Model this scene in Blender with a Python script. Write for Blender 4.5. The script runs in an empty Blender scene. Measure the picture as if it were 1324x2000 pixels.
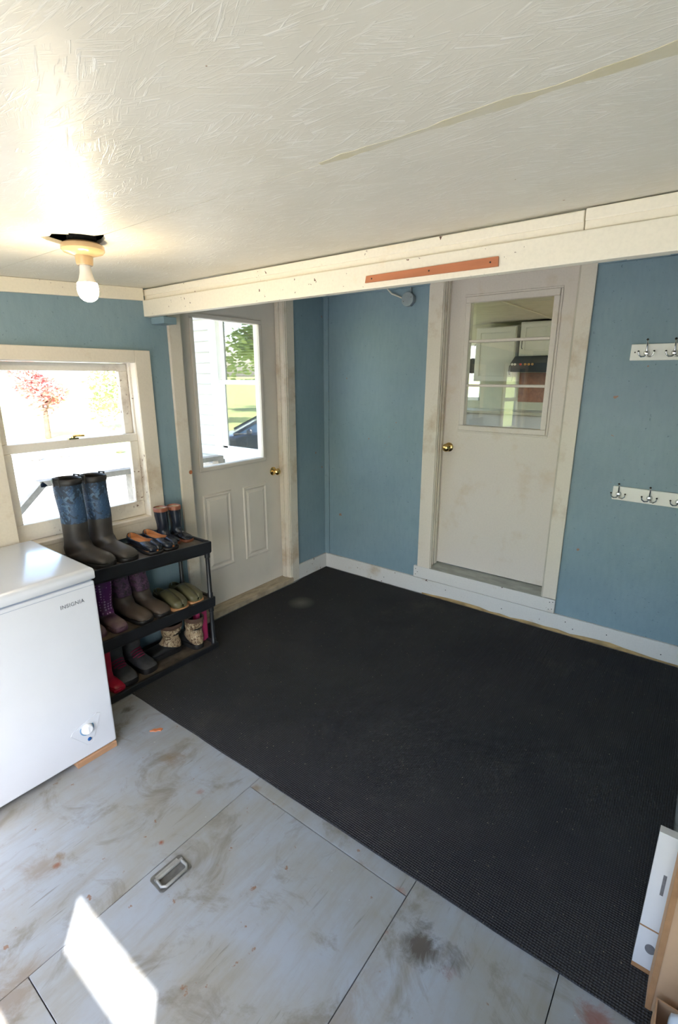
import bpy, bmesh, math, random
from mathutils import Vector, Matrix
random.seed(7)
sc = bpy.context.scene
COL = sc.collection
PI = math.pi

# ------------------------------------------------------------------ camera
cam = bpy.data.cameras.new('camera'); cam_o = bpy.data.objects.new('camera', cam); COL.objects.link(cam_o)
cam.sensor_fit = 'VERTICAL'; cam.sensor_height = 36; cam.lens = 962.2 * 36 / 2000
cam.clip_start = 0.02; cam.clip_end = 4000
YAW, PITCH = 0.6498, -0.2688
cf = Vector((-math.sin(YAW) * math.cos(PITCH), math.cos(YAW) * math.cos(PITCH), math.sin(PITCH)))
cr = Vector((math.cos(YAW), math.sin(YAW), 0)); cu = cr.cross(cf)
cam_o.matrix_world = Matrix(((cr.x, cu.x, -cf.x, 2.6505), (cr.y, cu.y, -cf.y, -3.2966), (cr.z, cu.z, -cf.z, 1.68), (0, 0, 0, 1)))
sc.camera = cam_o

# ------------------------------------------------------------------ world, sun, exposure
world = bpy.data.worlds.new('sky'); sc.world = world; world.use_nodes = True
wn = world.node_tree.nodes; wl = world.node_tree.links
bg = wn['Background']
sky = wn.new('ShaderNodeTexSky'); sky.sky_type = 'NISHITA'; sky.sun_disc = False
sky.sun_elevation = math.radians(45); sky.sun_rotation = math.radians(129); sky.air_density = 1.0; sky.dust_density = 2.0
wl.new(sky.outputs[0], bg.inputs[0]); bg.inputs[1].default_value = 0.22
sun = bpy.data.lights.new('sun', 'SUN'); sun.energy = 5.0; sun.angle = math.radians(0.53); sun.color = (1.0, 0.95, 0.885)
sun_o = bpy.data.objects.new('sun', sun); COL.objects.link(sun_o)
SUND = Vector((-0.77 * 0.7071, 0.638 * 0.7071, -0.7071))
sun_o.rotation_euler = SUND.to_track_quat('-Z', 'Y').to_euler(); sun_o.location = (12, -12, 14)
vs = sc.view_settings
vs.view_transform = 'Standard'; vs.look = 'None'; vs.gamma = 1; vs.use_curve_mapping = False
vs.exposure = 2.88
cy = sc.cycles
cy.max_bounces = 10; cy.diffuse_bounces = 6; cy.glossy_bounces = 4; cy.transparent_max_bounces = 16
cy.use_denoising = True; cy.sample_clamp_indirect = 8.0; cy.blur_glossy = 0.5

# ------------------------------------------------------------------ material helpers
MATS = {}
class NT:
    def __init__(s, m): s.t = m.node_tree; s.n = s.t.nodes; s.l = s.t.links
    def add(s, ty, **kw):
        nd = s.n.new(ty)
        for k, v in kw.items():
            if k[0] == '_': setattr(nd, k[1:], v)
            else:
                key = k.replace('__', ' ')
                nd.inputs[key].default_value = v
        return nd
    def link(s, a, b): s.l.new(a, b)
    def coords(s, scale=(1, 1, 1), rot=(0, 0, 0), obj=True):
        tc = s.n.new('ShaderNodeTexCoord'); mp = s.n.new('ShaderNodeMapping')
        mp.inputs['Scale'].default_value = scale; mp.inputs['Rotation'].default_value = rot
        s.link(tc.outputs['Object'], mp.inputs['Vector']); return mp.outputs[0]
    def noise(s, vec, scale, detail=4, rough=.55, dist=0):
        nd = s.n.new('ShaderNodeTexNoise'); nd.inputs['Scale'].default_value = scale
        nd.inputs['Detail'].default_value = detail; nd.inputs['Roughness'].default_value = rough
        nd.inputs['Distortion'].default_value = dist
        s.link(vec, nd.inputs['Vector']); return nd.outputs[0]
    def ramp(s, fac, lo, hi, a=0.0, b=1.0):
        nd = s.n.new('ShaderNodeMapRange'); nd.inputs[1].default_value = lo; nd.inputs[2].default_value = hi
        nd.inputs[3].default_value = a; nd.inputs[4].default_value = b
        s.link(fac, nd.inputs[0]); return nd.outputs[0]
    def mix(s, fac, c1, c2, blend='MIX'):
        nd = s.n.new('ShaderNodeMix'); nd.data_type = 'RGBA'; nd.blend_type = blend
        for i, v in ((0, fac), (6, c1), (7, c2)):
            if isinstance(v, (int, float)): nd.inputs[i].default_value = v
            elif isinstance(v, tuple): nd.inputs[i].default_value = (*v[:3], 1)
            else: s.link(v, nd.inputs[i])
        return nd.outputs[2]
    def math(s, op, a, b=0.0):
        nd = s.n.new('ShaderNodeMath'); nd.operation = op
        for i, v in ((0, a), (1, b)):
            if isinstance(v, (int, float)): nd.inputs[i].default_value = v
            else: s.link(v, nd.inputs[i])
        return nd.outputs[0]
    def bump(s, h, strength, dist, normal=None):
        nd = s.n.new('ShaderNodeBump'); nd.inputs['Strength'].default_value = strength; nd.inputs['Distance'].default_value = dist
        s.link(h, nd.inputs['Height'])
        if normal: s.link(normal, nd.inputs['Normal'])
        return nd.outputs[0]
def srgb(r, g, b):
    f = lambda c: ((c / 255 + .055) / 1.055) ** 2.4 if c > 10 else c / 255 / 12.92
    return (f(r), f(g), f(b))
def newmat(name, rough=.5, metal=0, spec=.5, coat=0):
    m = bpy.data.materials.new(name); m.use_nodes = True
    b = m.node_tree.nodes['Principled BSDF']
    b.inputs['Roughness'].default_value = rough; b.inputs['Metallic'].default_value = metal
    b.inputs['Specular IOR Level'].default_value = spec; b.inputs['Coat Weight'].default_value = coat
    MATS[name] = m
    return m, NT(m), b
def simple(name, c, rough=.5, metal=0, spec=.5, var=.12, vscale=8, c2=None, bs=0, bscale=60, coat=0, stretch=(1, 1, 1)):
    m, t, b = newmat(name, rough, metal, spec, coat)
    vec = t.coords(stretch); n = t.noise(vec, vscale, 5)
    c2 = c2 or tuple(x * (1 - 2.2 * var) for x in c)
    t.link(t.mix(t.ramp(n, .35, .7), c, c2), b.inputs['Base Color'])
    if bs:
        t.link(t.bump(t.noise(vec, bscale, 3), bs, .002), b.inputs['Normal'])
    return m
def emit(name, c, st):
    m = bpy.data.materials.new(name); m.use_nodes = True; nt = m.node_tree; nt.nodes.clear()
    e = nt.nodes.new('ShaderNodeEmission'); o = nt.nodes.new('ShaderNodeOutputMaterial')
    e.inputs[0].default_value = (*c, 1); e.inputs[1].default_value = st; nt.links.new(e.outputs[0], o.inputs[0]); MATS[name] = m; return m
def glass(name, tint=(.985, .99, .985), f0=.04):
    m = bpy.data.materials.new(name); m.use_nodes = True; t = NT(m); t.n.clear()
    tr = t.add('ShaderNodeBsdfTransparent'); tr.inputs[0].default_value = (*tint, 1)
    gl = t.add('ShaderNodeBsdfGlossy'); gl.inputs['Roughness'].default_value = 0.0
    lw = t.add('ShaderNodeLayerWeight'); lw.inputs['Blend'].default_value = .5
    fac = t.math('ADD', t.math('MULTIPLY', t.math('POWER', lw.outputs['Facing'], 5.0), 1 - f0), f0)
    mx = t.add('ShaderNodeMixShader'); o = t.add('ShaderNodeOutputMaterial')
    t.link(fac, mx.inputs[0]); t.link(tr.outputs[0], mx.inputs[1]); t.link(gl.outputs[0], mx.inputs[2])
    t.link(mx.outputs[0], o.inputs[0]); MATS[name] = m; return m

def trim_paint(name, base, stain, rough=.45, stain_lo=.58, chip=.72, chipc=(.11, .05, .03)):
    m, t, b = newmat(name, rough)
    v = t.coords()
    n1 = t.noise(v, 3.1, 7, .66); n2 = t.noise(v, 38, 3, .6); n3 = t.noise(v, 90, 2)
    c = t.mix(t.ramp(n1, stain_lo, stain_lo + .22), base, stain)
    c = t.mix(t.math('MULTIPLY', t.ramp(n3, .4, .7), .16), c, tuple(x * .72 for x in base))
    chipm = t.math('MULTIPLY', t.ramp(n2, chip, chip + .02), t.ramp(t.noise(v, 3.1, 2), .5, .56))
    c = t.mix(chipm, c, chipc)
    t.link(c, b.inputs['Base Color'])
    t.link(t.bump(t.noise(v, 55, 4), .25, .002), b.inputs['Normal'])
    return m
WHITE = srgb(226, 219, 205)
trim_paint('trim_paint', srgb(218, 209, 194), srgb(178, 150, 114), stain_lo=.54)
trim_paint('beam_paint', srgb(236, 228, 208), srgb(226, 205, 168), stain_lo=.6, chip=.672)
trim_paint('base_paint', srgb(218, 214, 208), srgb(182, 160, 126), stain_lo=.57, chip=.66)
trim_paint('door_paint', srgb(212, 203, 192), srgb(196, 176, 148), stain_lo=.54, chip=.9)
trim_paint('sash_paint', srgb(228, 222, 212), srgb(150, 128, 108), stain_lo=.52, chip=.64, chipc=(.16, .09, .06))
simple('steel_door', srgb(220, 213, 203), .4, var=.05, vscale=3, bs=.06)
simple('jamb_grey', srgb(196, 188, 172), .5, var=.12, vscale=6)

def wall_mat():
    m, t, b = newmat('blue_wall', .42, spec=.45)
    v = t.coords(); vs_ = t.coords((1, 1, .25))
    n1 = t.noise(v, 1.6, 5, .6); n2 = t.noise(v, 60, 3, .7); n3 = t.noise(vs_, 45, 4)
    c = t.mix(t.ramp(n1, .35, .7), srgb(132, 155, 165), srgb(122, 146, 157))
    c = t.mix(t.math('MULTIPLY', t.ramp(n3, .42, .72), .2), c, srgb(106, 130, 140))
    c = t.mix(t.math('MULTIPLY', t.ramp(n2, .66, .71), .6), c, srgb(70, 92, 102))
    c = t.mix(t.math('MULTIPLY', t.ramp(t.noise(v, 17, 2), .735, .75), t.ramp(t.noise(v, 2.2, 2), .5, .52)), c, srgb(150, 118, 100))
    t.link(c, b.inputs['Base Color'])
    t.link(t.bump(t.noise(v, 70, 4, .65), .35, .003), b.inputs['Normal'])
wall_mat()

def osb(name, c1, c2, tape=None):
    m, t, b = newmat(name, .4, spec=.4)
    v = t.coords()
    hs = None; cs = None
    for k, (vsc, seed) in enumerate(((15, 0), (26, 3.7), (11, 8.1), (34, 5.3))):
        ad = t.add('ShaderNodeVectorMath', _operation='ADD'); t.link(v, ad.inputs[0]); ad.inputs[1].default_value = (seed, seed * 1.7, 0)
        mp = t.add('ShaderNodeMapping'); mp.inputs['Scale'].default_value = (.55, 1, 0); t.link(ad.outputs[0], mp.inputs['Vector'])
        vo = t.add('ShaderNodeTexVoronoi'); vo.inputs['Scale'].default_value = vsc; t.link(mp.outputs[0], vo.inputs['Vector'])
        sep = t.add('ShaderNodeSeparateColor'); t.link(vo.outputs['Color'], sep.inputs[0])
        ang = t.ramp(sep.outputs[0], 0, 1, -.75, .55)
        vr = t.add('ShaderNodeVectorRotate', _rotation_type='Z_AXIS'); t.link(ad.outputs[0], vr.inputs['Vector']); t.link(ang, vr.inputs['Angle'])
        st = t.add('ShaderNodeMapping'); st.inputs['Scale'].default_value = (9, 150, 0); t.link(vr.outputs[0], st.inputs['Vector'])
        n = t.ramp(t.noise(st.outputs[0], 1.0, 3, .6), .54, .72)
        e = t.math('MULTIPLY', n, t.ramp(sep.outputs[1], .25, .9))
        hs = e if hs is None else t.math('MAXIMUM', hs, e)
        cs = sep.outputs[2] if cs is None else cs
    big = t.noise(v, 1.1, 4)
    c = t.mix(t.ramp(big, .35, .7), c1, c2)
    c = t.mix(t.math('MULTIPLY', cs, .10), c, tuple(x * .8 for x in c2))
    c = t.mix(t.math('MULTIPLY', hs, .55), c, srgb(252, 250, 244))  # glints on the strand edges, put into the colour as near-white streaks
    c = t.mix(t.math('MULTIPLY', t.ramp(t.noise(v, 2.6, 4, .6), .5, .7), .25), c, srgb(196, 184, 152))
    sp = t.noise(v, 30, 2)
    c = t.mix(t.ramp(sp, .79, .80), c, srgb(150, 110, 70))
    t.link(c, b.inputs['Base Color'])
    nb = t.bump(t.noise(v, 9, 4), .2, .006)
    t.link(t.bump(hs, .30, .003, nb), b.inputs['Normal'])
osb('ceiling_osb', srgb(226, 220, 204), srgb(217, 211, 195))
simple('tape', srgb(204, 194, 160), .5, var=.08, vscale=14, bs=.4, bscale=30, c2=srgb(206, 200, 180))
simple('black_void', (.012, .012, .01), .9)

def floor_mat():
    m, t, b = newmat('floor_paint', .4, spec=.5)
    v = t.coords(); vg = t.coords((7, 1.1, 1)); vg2 = t.coords((40, 3.0, 1))
    n1 = t.noise(v, 2.6, 6, .65); n2 = t.noise(v, 4.5, 7, .7, .8); n3 = t.noise(vg, 2.4, 6, .65); n4 = t.noise(vg2, 2.0, 4, .6)
    c = t.mix(t.ramp(n1, .4, .62), srgb(142, 148, 156), srgb(136, 135, 131))
    c = t.mix(t.math('MULTIPLY', t.ramp(n3, .48, .7), .5), c, srgb(122, 115, 102))
    c = t.mix(t.math('MULTIPLY', t.ramp(n2, .52, .66), .72), c, srgb(106, 99, 86))
    c = t.mix(t.math('MULTIPLY', t.ramp(n4, .62, .7), t.ramp(t.noise(v, 3.0, 3), .45, .6, .1, .55)), c, srgb(94, 89, 82))
    n5 = t.noise(v, 19, 4, .6)
    c = t.mix(t.math('MULTIPLY', t.ramp(n5, .68, .715), .8), c, srgb(118, 80, 54))
    n6 = t.noise(v, 8.0, 6, .75, .8)
    c = t.mix(t.math('MULTIPLY', t.ramp(t.noise(v, 44, 2), .765, .78), .7), c, srgb(190, 188, 182))
    # individual stains: x, y, radius, colour, strength
    for x, y, r, col, k in STAINS:
        d = t.add('ShaderNodeVectorMath', _operation='DISTANCE'); t.link(v, d.inputs[0]); d.inputs[1].default_value = (x, y, 0)
        q = t.math('ADD', d.outputs['Value'], t.ramp(n6, .3, .7, -r * .95, r * .95))
        c = t.mix(t.math('MULTIPLY', t.ramp(q, r * 1.25, r * .2), min(1, k * 1.15)), c, col)
    t.link(c, b.inputs['Base Color'])
    t.link(t.ramp(n2, .3, .7, .3, .55), b.inputs['Roughness'])
    t.link(t.bump(n4, .2, .002), b.inputs['Normal'])
DK, BR, GN, RD, LB_ = srgb(74, 68, 62), srgb(112, 92, 68), srgb(96, 92, 60), srgb(122, 66, 46), srgb(160, 172, 190)
STAINS = [
    (2.174, -2.272, 0.05, DK, 0.8),
    (2.282, -2.250, 0.05, DK, 0.7),
    (2.063, -2.302, 0.02, RD, 0.9),
    (2.471, -2.274, 0.05, RD, 0.0),
    (1.656, -2.759, 0.05, BR, 0.75),
    (1.758, -2.623, 0.018, DK, 0.9),
    (1.758, -2.524, 0.02, GN, 0.85),
    (1.732, -2.651, 0.09, DK, 0.4),
    (1.863, -2.534, 0.05, DK, 0.4),
    (1.996, -2.275, 0.06, DK, 0.35),
    (0.919, -2.262, 0.06, BR, 0.6),
    (0.433, -2.203, 0.03, DK, 0.7),
    (0.556, -2.393, 0.05, BR, 0.4),
    (1.166, -2.310, 0.018, RD, 0.6),
    (1.001, -2.795, 0.02, BR, 0.7),
    (1.245, -2.545, 0.01, RD, 0.9),
    (1.027, -2.824, 0.01, RD, 0.8),
    (1.003, -2.866, 0.06, BR, 0.4),
    (1.653, -2.462, 0.035, BR, 0.5),
    (1.654, -2.564, 0.05, BR, 0.4),
    (1.520, -2.375, 0.12, LB_, 0.5),
    (1.575, -2.644, 0.14, LB_, 0.5),
    (2.287, -2.279, 0.03, RD, 0.4),
    (2.036, -2.540, 0.12, BR, 0.35),
    (2.642, -2.137, 0.04, RD, 0.6),
    (1.344, -2.157, 0.02, BR, 0.6),
    (1.884, -2.173, 0.03, BR, 0.45),
    (1.316, -3.064, 0.08, BR, 0.5),
    (2.051, -2.171, 0.025, RD, 0.6)]
floor_mat()

def carpet_mat():
    m, t, b = newmat('carpet_pile', .95, spec=.15)
    v = t.coords()
    sx = t.add('ShaderNodeSeparateXYZ'); t.link(v, sx.inputs[0])
    wx = t.math('SINE', t.math('MULTIPLY', sx.outputs[0], 2 * PI / .0085))
    wy = t.math('SINE', t.math('MULTIPLY', sx.outputs[1], 2 * PI / .0085))
    nub = t.math('MULTIPLY', t.math('ADD', wx, wy), .5)
    n1 = t.noise(v, 2.0, 5, .6)
    c = t.mix(t.ramp(n1, .35, .7), srgb(44, 44, 46), srgb(54, 53, 53))
    c = t.mix(t.ramp(nub, .1, .9, 0, .5), c, srgb(80, 80, 84))
    c = t.mix(t.math('MULTIPLY', t.ramp(t.noise(v, 1.3, 6, .7), .6, .78), .5), c, srgb(84, 80, 74))
    c = t.mix(t.math('MULTIPLY', t.ramp(t.noise(v, 95, 2), .728, .745), .7), c, srgb(150, 140, 120))
    # one dusty scuff
    d = t.add('ShaderNodeVectorMath', _operation='DISTANCE'); t.link(v, d.inputs[0]); d.inputs[1].default_value = (.33, -.72, .006)
    c = t.mix(t.math('MULTIPLY', t.ramp(d.outputs['Value'], .11, .0), .5), c, srgb(130, 128, 116))
    t.link(c, b.inputs['Base Color'])
    t.link(t.bump(nub, .7, .003), b.inputs['Normal'])
carpet_mat()

simple('enamel', srgb(204, 207, 214), .22, var=.01, spec=.55, coat=.2)
simple('enamel_dark', srgb(150, 160, 180), .4, var=.05)
simple('print_grey', srgb(120, 124, 132), .4, metal=.4, var=.02)
simple('dial_white', srgb(238, 240, 244), .3, var=.01)
simple('dial_blue', srgb(96, 140, 178), .4, var=.05)
simple('led_blue', srgb(30, 80, 140), .3, var=.05)
simple('black_plastic', srgb(34, 36, 40), .38, var=.15, vscale=12, bs=.1)
simple('tray_dirt', srgb(58, 54, 50), .7, var=.2, vscale=16, c2=srgb(104, 92, 78))
simple('pine', srgb(182, 140, 106), .6, var=.12, vscale=3, stretch=(6, 1, 6))
simple('red_wood', srgb(192, 118, 78), .55, var=.12, vscale=4, stretch=(1, 6, 6))
simple('bare_wood', srgb(196, 164, 112), .65, var=.25, vscale=5, stretch=(2, 8, 8))
simple('threshold_wood', srgb(188, 172, 146), .6, var=.2, vscale=5, stretch=(8, 2, 2))
simple('sill_grey', srgb(158, 158, 148), .45, var=.15, vscale=5, stretch=(2, 6, 6))
simple('brass', (.80, .56, .22), .18, metal=1, var=.05)
simple('chrome', (.72, .72, .72), .18, metal=1, var=.05)
simple('dark_metal', (.05, .045, .04), .35, metal=.8)
simple('galv', srgb(164, 164, 160), .4, metal=.35, var=.2, vscale=14, bs=.3)
simple('galv_dark', srgb(112, 112, 110), .45, metal=.3, var=.25, vscale=20, bs=.4)
simple('box_grey', srgb(156, 168, 172), .45, metal=.2, var=.1)
simple('cable_white', srgb(206, 204, 190), .5, var=.05)
simple('porcelain', srgb(226, 190, 140), .2, var=.05, coat=.3)
simple('bulb_base', srgb(240, 236, 228), .4, var=.01)
emit('bulb_glow', (1.0, .80, .50), 30)
glass('pane'); glass('pane_reflective', (.7, .71, .7), .24); glass('pane_kitchen', (.95, .96, .95), .08)
simple('cardboard', srgb(184, 146, 112), .8, var=.08, vscale=5, bs=.1)
simple('cardboard_edge', srgb(160, 116, 78), .85, var=.12, vscale=20)
simple('carton_white', srgb(202, 199, 198), .5, var=.02)
simple('carton_print', srgb(112, 110, 112), .6, var=.15, vscale=60)
simple('bag_plastic', srgb(196, 206, 220), .25, var=.05, bs=.5, bscale=24)
simple('rubber_black', srgb(48, 46, 46), .42, var=.2, vscale=9, c2=srgb(72, 66, 60), bs=.08)
simple('rubber_dark', srgb(36, 35, 36), .5, var=.2, vscale=8, bs=.1)
def camo(name, a, b_, c_, sc_):
    m, t, b = newmat(name, .6)
    v = t.coords(); n = t.noise(v, sc_, 4, .6, 1.5); n2 = t.noise(v, sc_ * 1.7, 3, .6, 2)
    c = t.mix(t.ramp(n, .48, .52), a, b_); c = t.mix(t.ramp(n2, .56, .6), c, c_)
    t.link(c, b.inputs['Base Color']); t.link(t.bump(t.noise(v, 90, 3), .3, .002), b.inputs['Normal'])
camo('blue_camo', srgb(44, 72, 104), srgb(30, 46, 66), srgb(70, 96, 124), 14)
camo('tan_camo', srgb(168, 146, 116), srgb(104, 80, 58), srgb(196, 180, 150), 26)
camo('purple_camo', srgb(84, 56, 84), srgb(52, 42, 50), srgb(112, 78, 104), 20)
def dots():
    m, t, b = newmat('purple_dots', .4)
    v = t.coords()
    vo = t.add('ShaderNodeTexVoronoi'); vo.inputs['Scale'].default_value = 62; vo.inputs['Randomness'].default_value = .15; t.link(v, vo.inputs['Vector'])
    c = t.mix(t.ramp(vo.outputs['Distance'], .36, .30), srgb(112, 44, 116), srgb(206, 170, 206))
    c = t.mix(t.math('MULTIPLY', t.ramp(t.noise(v, 9, 4), .5, .7), .6), c, srgb(110, 96, 92))
    t.link(c, b.inputs['Base Color'])
dots()
simple('purple_rubber', srgb(92, 52, 88), .5, var=.3, vscale=10, c2=srgb(128, 112, 108))
simple('muck_rubber', srgb(66, 56, 50), .5, var=.2, vscale=10, c2=srgb(92, 80, 70), bs=.1)
simple('navy_rubber', srgb(34, 40, 52), .25, var=.15, vscale=10)
simple('brown_rubber', srgb(138, 82, 58), .5, var=.12)
simple('lining_cream', srgb(214, 196, 172), .9, var=.08)
simple('lining_dark', srgb(30, 28, 28), .95)
simple('tan_insole', srgb(202, 140, 88), .7, var=.1)
simple('tan_sole', srgb(178, 130, 88), .7, var=.12)
simple('olive_rubber', srgb(98, 96, 68), .42, var=.12, vscale=9, c2=srgb(80, 76, 56))
simple('grey_gore', srgb(132, 130, 122), .8, var=.15, vscale=60)
simple('red_rubber', srgb(196, 40, 66), .3, var=.1)
simple('snow_grey', srgb(74, 74, 76), .75, var=.15, vscale=30, bs=.2)
simple('magenta', srgb(130, 28, 66), .7, var=.1)
simple('brown_felt', srgb(88, 66, 54), .9, var=.15)
simple('tag_white', srgb(220, 220, 216), .6)
simple('lace_grey', srgb(176, 174, 170), .8)
simple('pink_plastic', srgb(206, 66, 118), .35, var=.05)
simple('label_black', srgb(26, 22, 26), .5)
# outdoors / kitchen
simple('siding_white', srgb(180, 180, 175), .5, var=.03)
simple('vinyl_white', srgb(244, 242, 234), .4, var=.02)
simple('weathered', srgb(160, 152, 140), .85, var=.15, vscale=5, stretch=(3, 3, 3))
simple('gravel', srgb(182, 178, 172), .95, var=.12, vscale=3)
simple('lawn', srgb(140, 156, 96), .95, var=.2, vscale=.6, c2=srgb(162, 168, 108))
simple('leaf_green', srgb(150, 172, 112), .6, var=.25, vscale=2, c2=srgb(186, 198, 140))
simple('leaf_red', srgb(196, 112, 112), .6, var=.2, vscale=3, c2=srgb(214, 150, 140))
simple('bark', srgb(104, 84, 68), .9, var=.2)
simple('rock', srgb(160, 156, 150), .9, var=.2, vscale=4)
simple('car_blue', srgb(34, 44, 62), .15, var=.03, spec=.6, coat=.8)
simple('car_glass', srgb(60, 84, 108), .05, var=.02, spec=.8)
simple('tyre', srgb(30, 30, 32), .8)
simple('kitchen_wall', srgb(196, 194, 168), .7, var=.05)
simple('kitchen_ceiling', srgb(196, 192, 170), .7, var=.06)
simple('kitchen_floor', srgb(150, 120, 90), .5, var=.1)
simple('cabinet_white', srgb(214, 214, 204), .5, var=.03)
simple('hood_black', srgb(34, 32, 34), .3)
simple('copper_tile', srgb(168, 112, 82), .5, var=.15, vscale=20)
simple('knob_white', srgb(230, 230, 226), .3); simple('knob_red', srgb(190, 40, 36), .3); simple('knob_amber', srgb(200, 150, 70), .3)
simple('blind', srgb(226, 224, 214), .7, var=.02)

# ------------------------------------------------------------------ geometry helpers
class G:
    def __init__(s): s.v = []; s.f = []
    def add(s, vs_, fs):
        o = len(s.v); s.v += [tuple(p) for p in vs_]; s.f += [tuple(i + o for i in f) for f in fs]; return s
    def box(s, x0, x1, y0, y1, z0, z1):
        if x0 > x1: x0, x1 = x1, x0
        if y0 > y1: y0, y1 = y1, y0
        if z0 > z1: z0, z1 = z1, z0
        return s.add([(x0, y0, z0), (x1, y0, z0), (x1, y1, z0), (x0, y1, z0), (x0, y0, z1), (x1, y0, z1), (x1, y1, z1), (x0, y1, z1)],
                     [(0, 3, 2, 1), (4, 5, 6, 7), (0, 1, 5, 4), (1, 2, 6, 5), (2, 3, 7, 6), (3, 0, 4, 7)])
    def loft(s, rings, closed=True, cap0=True, cap1=True):
        o = len(s.v); n = len(rings[0])
        for r in rings: s.v += [tuple(p) for p in r]
        m = n if closed else n - 1
        for i in range(len(rings) - 1):
            for j in range(m):
                a = o + i * n + j; b = o + i * n + (j + 1) % n
                s.f.append((a, b, b + n, a + n))
        if cap0 and closed: s.f.append(tuple(o + j for j in reversed(range(n))))
        if cap1 and closed: s.f.append(tuple(o + (len(rings) - 1) * n + j for j in range(n)))
        return s
    def tube(s, path, r, n=10, caps=True):
        path = [Vector(p) for p in path]; rings = []
        rs = r if isinstance(r, (list, tuple)) else [r] * len(path)
        up = None
        for i, p in enumerate(path):
            d = (path[min(i + 1, len(path) - 1)] - path[max(i - 1, 0)]).normalized()
            if up is None:
                up = d.cross(Vector((0, 0, 1)));
                if up.length < .1: up = d.cross(Vector((1, 0, 0)))
                up.normalize()
            a = (up - d * up.dot(d)).normalized(); b = d.cross(a); up = a
            rings.append([p + (a * math.cos(2 * PI * k / n) + b * math.sin(2 * PI * k / n)) * rs[i] for k in range(n)])
        return s.loft(rings, True, caps, caps)
    def lathe(s, prof, origin=(0, 0, 0), axis=(0, 0, 1), n=24):
        ax = Vector(axis).normalized(); o = Vector(origin)
        a = ax.cross(Vector((0, 0, 1)))
        if a.length < .1: a = Vector((1, 0, 0))
        a.normalize(); b = ax.cross(a)
        return s.loft([[o + ax * h + (a * math.cos(2 * PI * k / n) + b * math.sin(2 * PI * k / n)) * max(r, 1e-4) for k in range(n)] for r, h in prof])
    def prism(s, poly, ax, a, b):
        def P(u, w, t):
            return {'x': (t, u, w), 'y': (u, t, w), 'z': (u, w, t)}[ax]
        n = len(poly)
        s.add([P(u, w, a) for u, w in poly] + [P(u, w, b) for u, w in poly],
              [tuple(reversed(range(n))), tuple(range(n, 2 * n))] + [(i, (i + 1) % n, (i + 1) % n + n, i + n) for i in range(n)])
        return s
    def build(s, name, mat, parent=None, base=(0, 0, 0), bevel=0, smooth=None, weld=True, seg=2):
        me = bpy.data.meshes.new(name)
        me.from_pydata([(x - base[0], y - base[1], z - base[2]) for x, y, z in s.v], [], s.f)
        bm = bmesh.new(); bm.from_mesh(me)
        if weld: bmesh.ops.remove_doubles(bm, verts=bm.verts, dist=1e-6)
        bmesh.ops.recalc_face_normals(bm, faces=bm.faces)
        bm.to_mesh(me); bm.free()
        if smooth:
            for p in me.polygons: p.use_smooth = True
            me.set_sharp_from_angle(angle=math.radians(smooth))
        me.materials.append(MATS[mat])
        o = bpy.data.objects.new(name, me); COL.objects.link(o)
        if parent: o.parent = parent
        else: o.location = base
        if bevel:
            mo = o.modifiers.new('bevel', 'BEVEL'); mo.width = bevel; mo.segments = seg; mo.limit_method = 'ANGLE'
        return o
def tag(o, label=None, cat=None, group=None, kind=None):
    if label: o['label'] = label
    if cat: o['category'] = cat
    if group: o['group'] = group
    if kind: o['kind'] = kind
    return o
def thing(name, label, cat, loc=(0, 0, 0), rz=0, group=None):
    o = bpy.data.objects.new(name, None); COL.objects.link(o); o.location = loc; o.rotation_euler = (0, 0, rz); o.empty_display_size = .05
    return tag(o, label, cat, group)
def struct_root(name, loc=(0, 0, 0)):
    o = bpy.data.objects.new(name, None); COL.objects.link(o); o.location = loc; o.empty_display_size = .05
    return tag(o, kind='structure')
def walled(g, ax, t0, t1, u0, u1, z0, z1, holes):
    us = sorted({u0, u1, *[h[0] for h in holes], *[h[1] for h in holes]}); zs = sorted({z0, z1, *[h[2] for h in holes], *[h[3] for h in holes]})
    us = [u for u in us if u0 <= u <= u1]; zs = [z for z in zs if z0 <= z <= z1]
    for a, b in zip(us, us[1:]):
        for c, d in zip(zs, zs[1:]):
            mu, mz = (a + b) / 2, (c + d) / 2
            if any(h[0] < mu < h[1] and h[2] < mz < h[3] for h in holes): continue
            if ax == 'x': g.box(t0, t1, a, b, c, d)
            else: g.box(a, b, t0, t1, c, d)
    return g
def lerp_tab(tab, s):
    for (a, va), (b, vb) in zip(tab, tab[1:]):
        if a <= s <= b:
            k = (s - a) / (b - a) if b > a else 0
            return va + (vb - va) * k
    return tab[-1][1]
def ceil_z(y): return 2.151 + .054 * (y + 1.596)

# dimensions of the porch room
XR, YF = 3.35, -3.90      # right wall, wall behind the camera
DZ = -.75                 # ground level outside

# ================================================================== SETTING
# ---- floor
fl = G().box(-.12, XR + .1, YF - .1, .1, -.12, -.02).build('floor', 'black_void'); tag(fl, kind='structure')
HX0, HX1, HY0, HY1 = 1.315, 2.075, -3.03, -2.165
gp = .0012
for (x0, x1, y0, y1) in ((0 - .02, HX0, YF, .02), (HX0, HX1, HY1, .02), (HX0, HX1, YF, HY0), (HX1, 2.54, YF, .02), (2.54, XR, YF, .02)):
    G().box(x0 + gp, x1 - gp, y0 + gp, y1 - gp, -.02, 0).build('floor_panel', 'floor_paint', fl, bevel=.0015)
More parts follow.
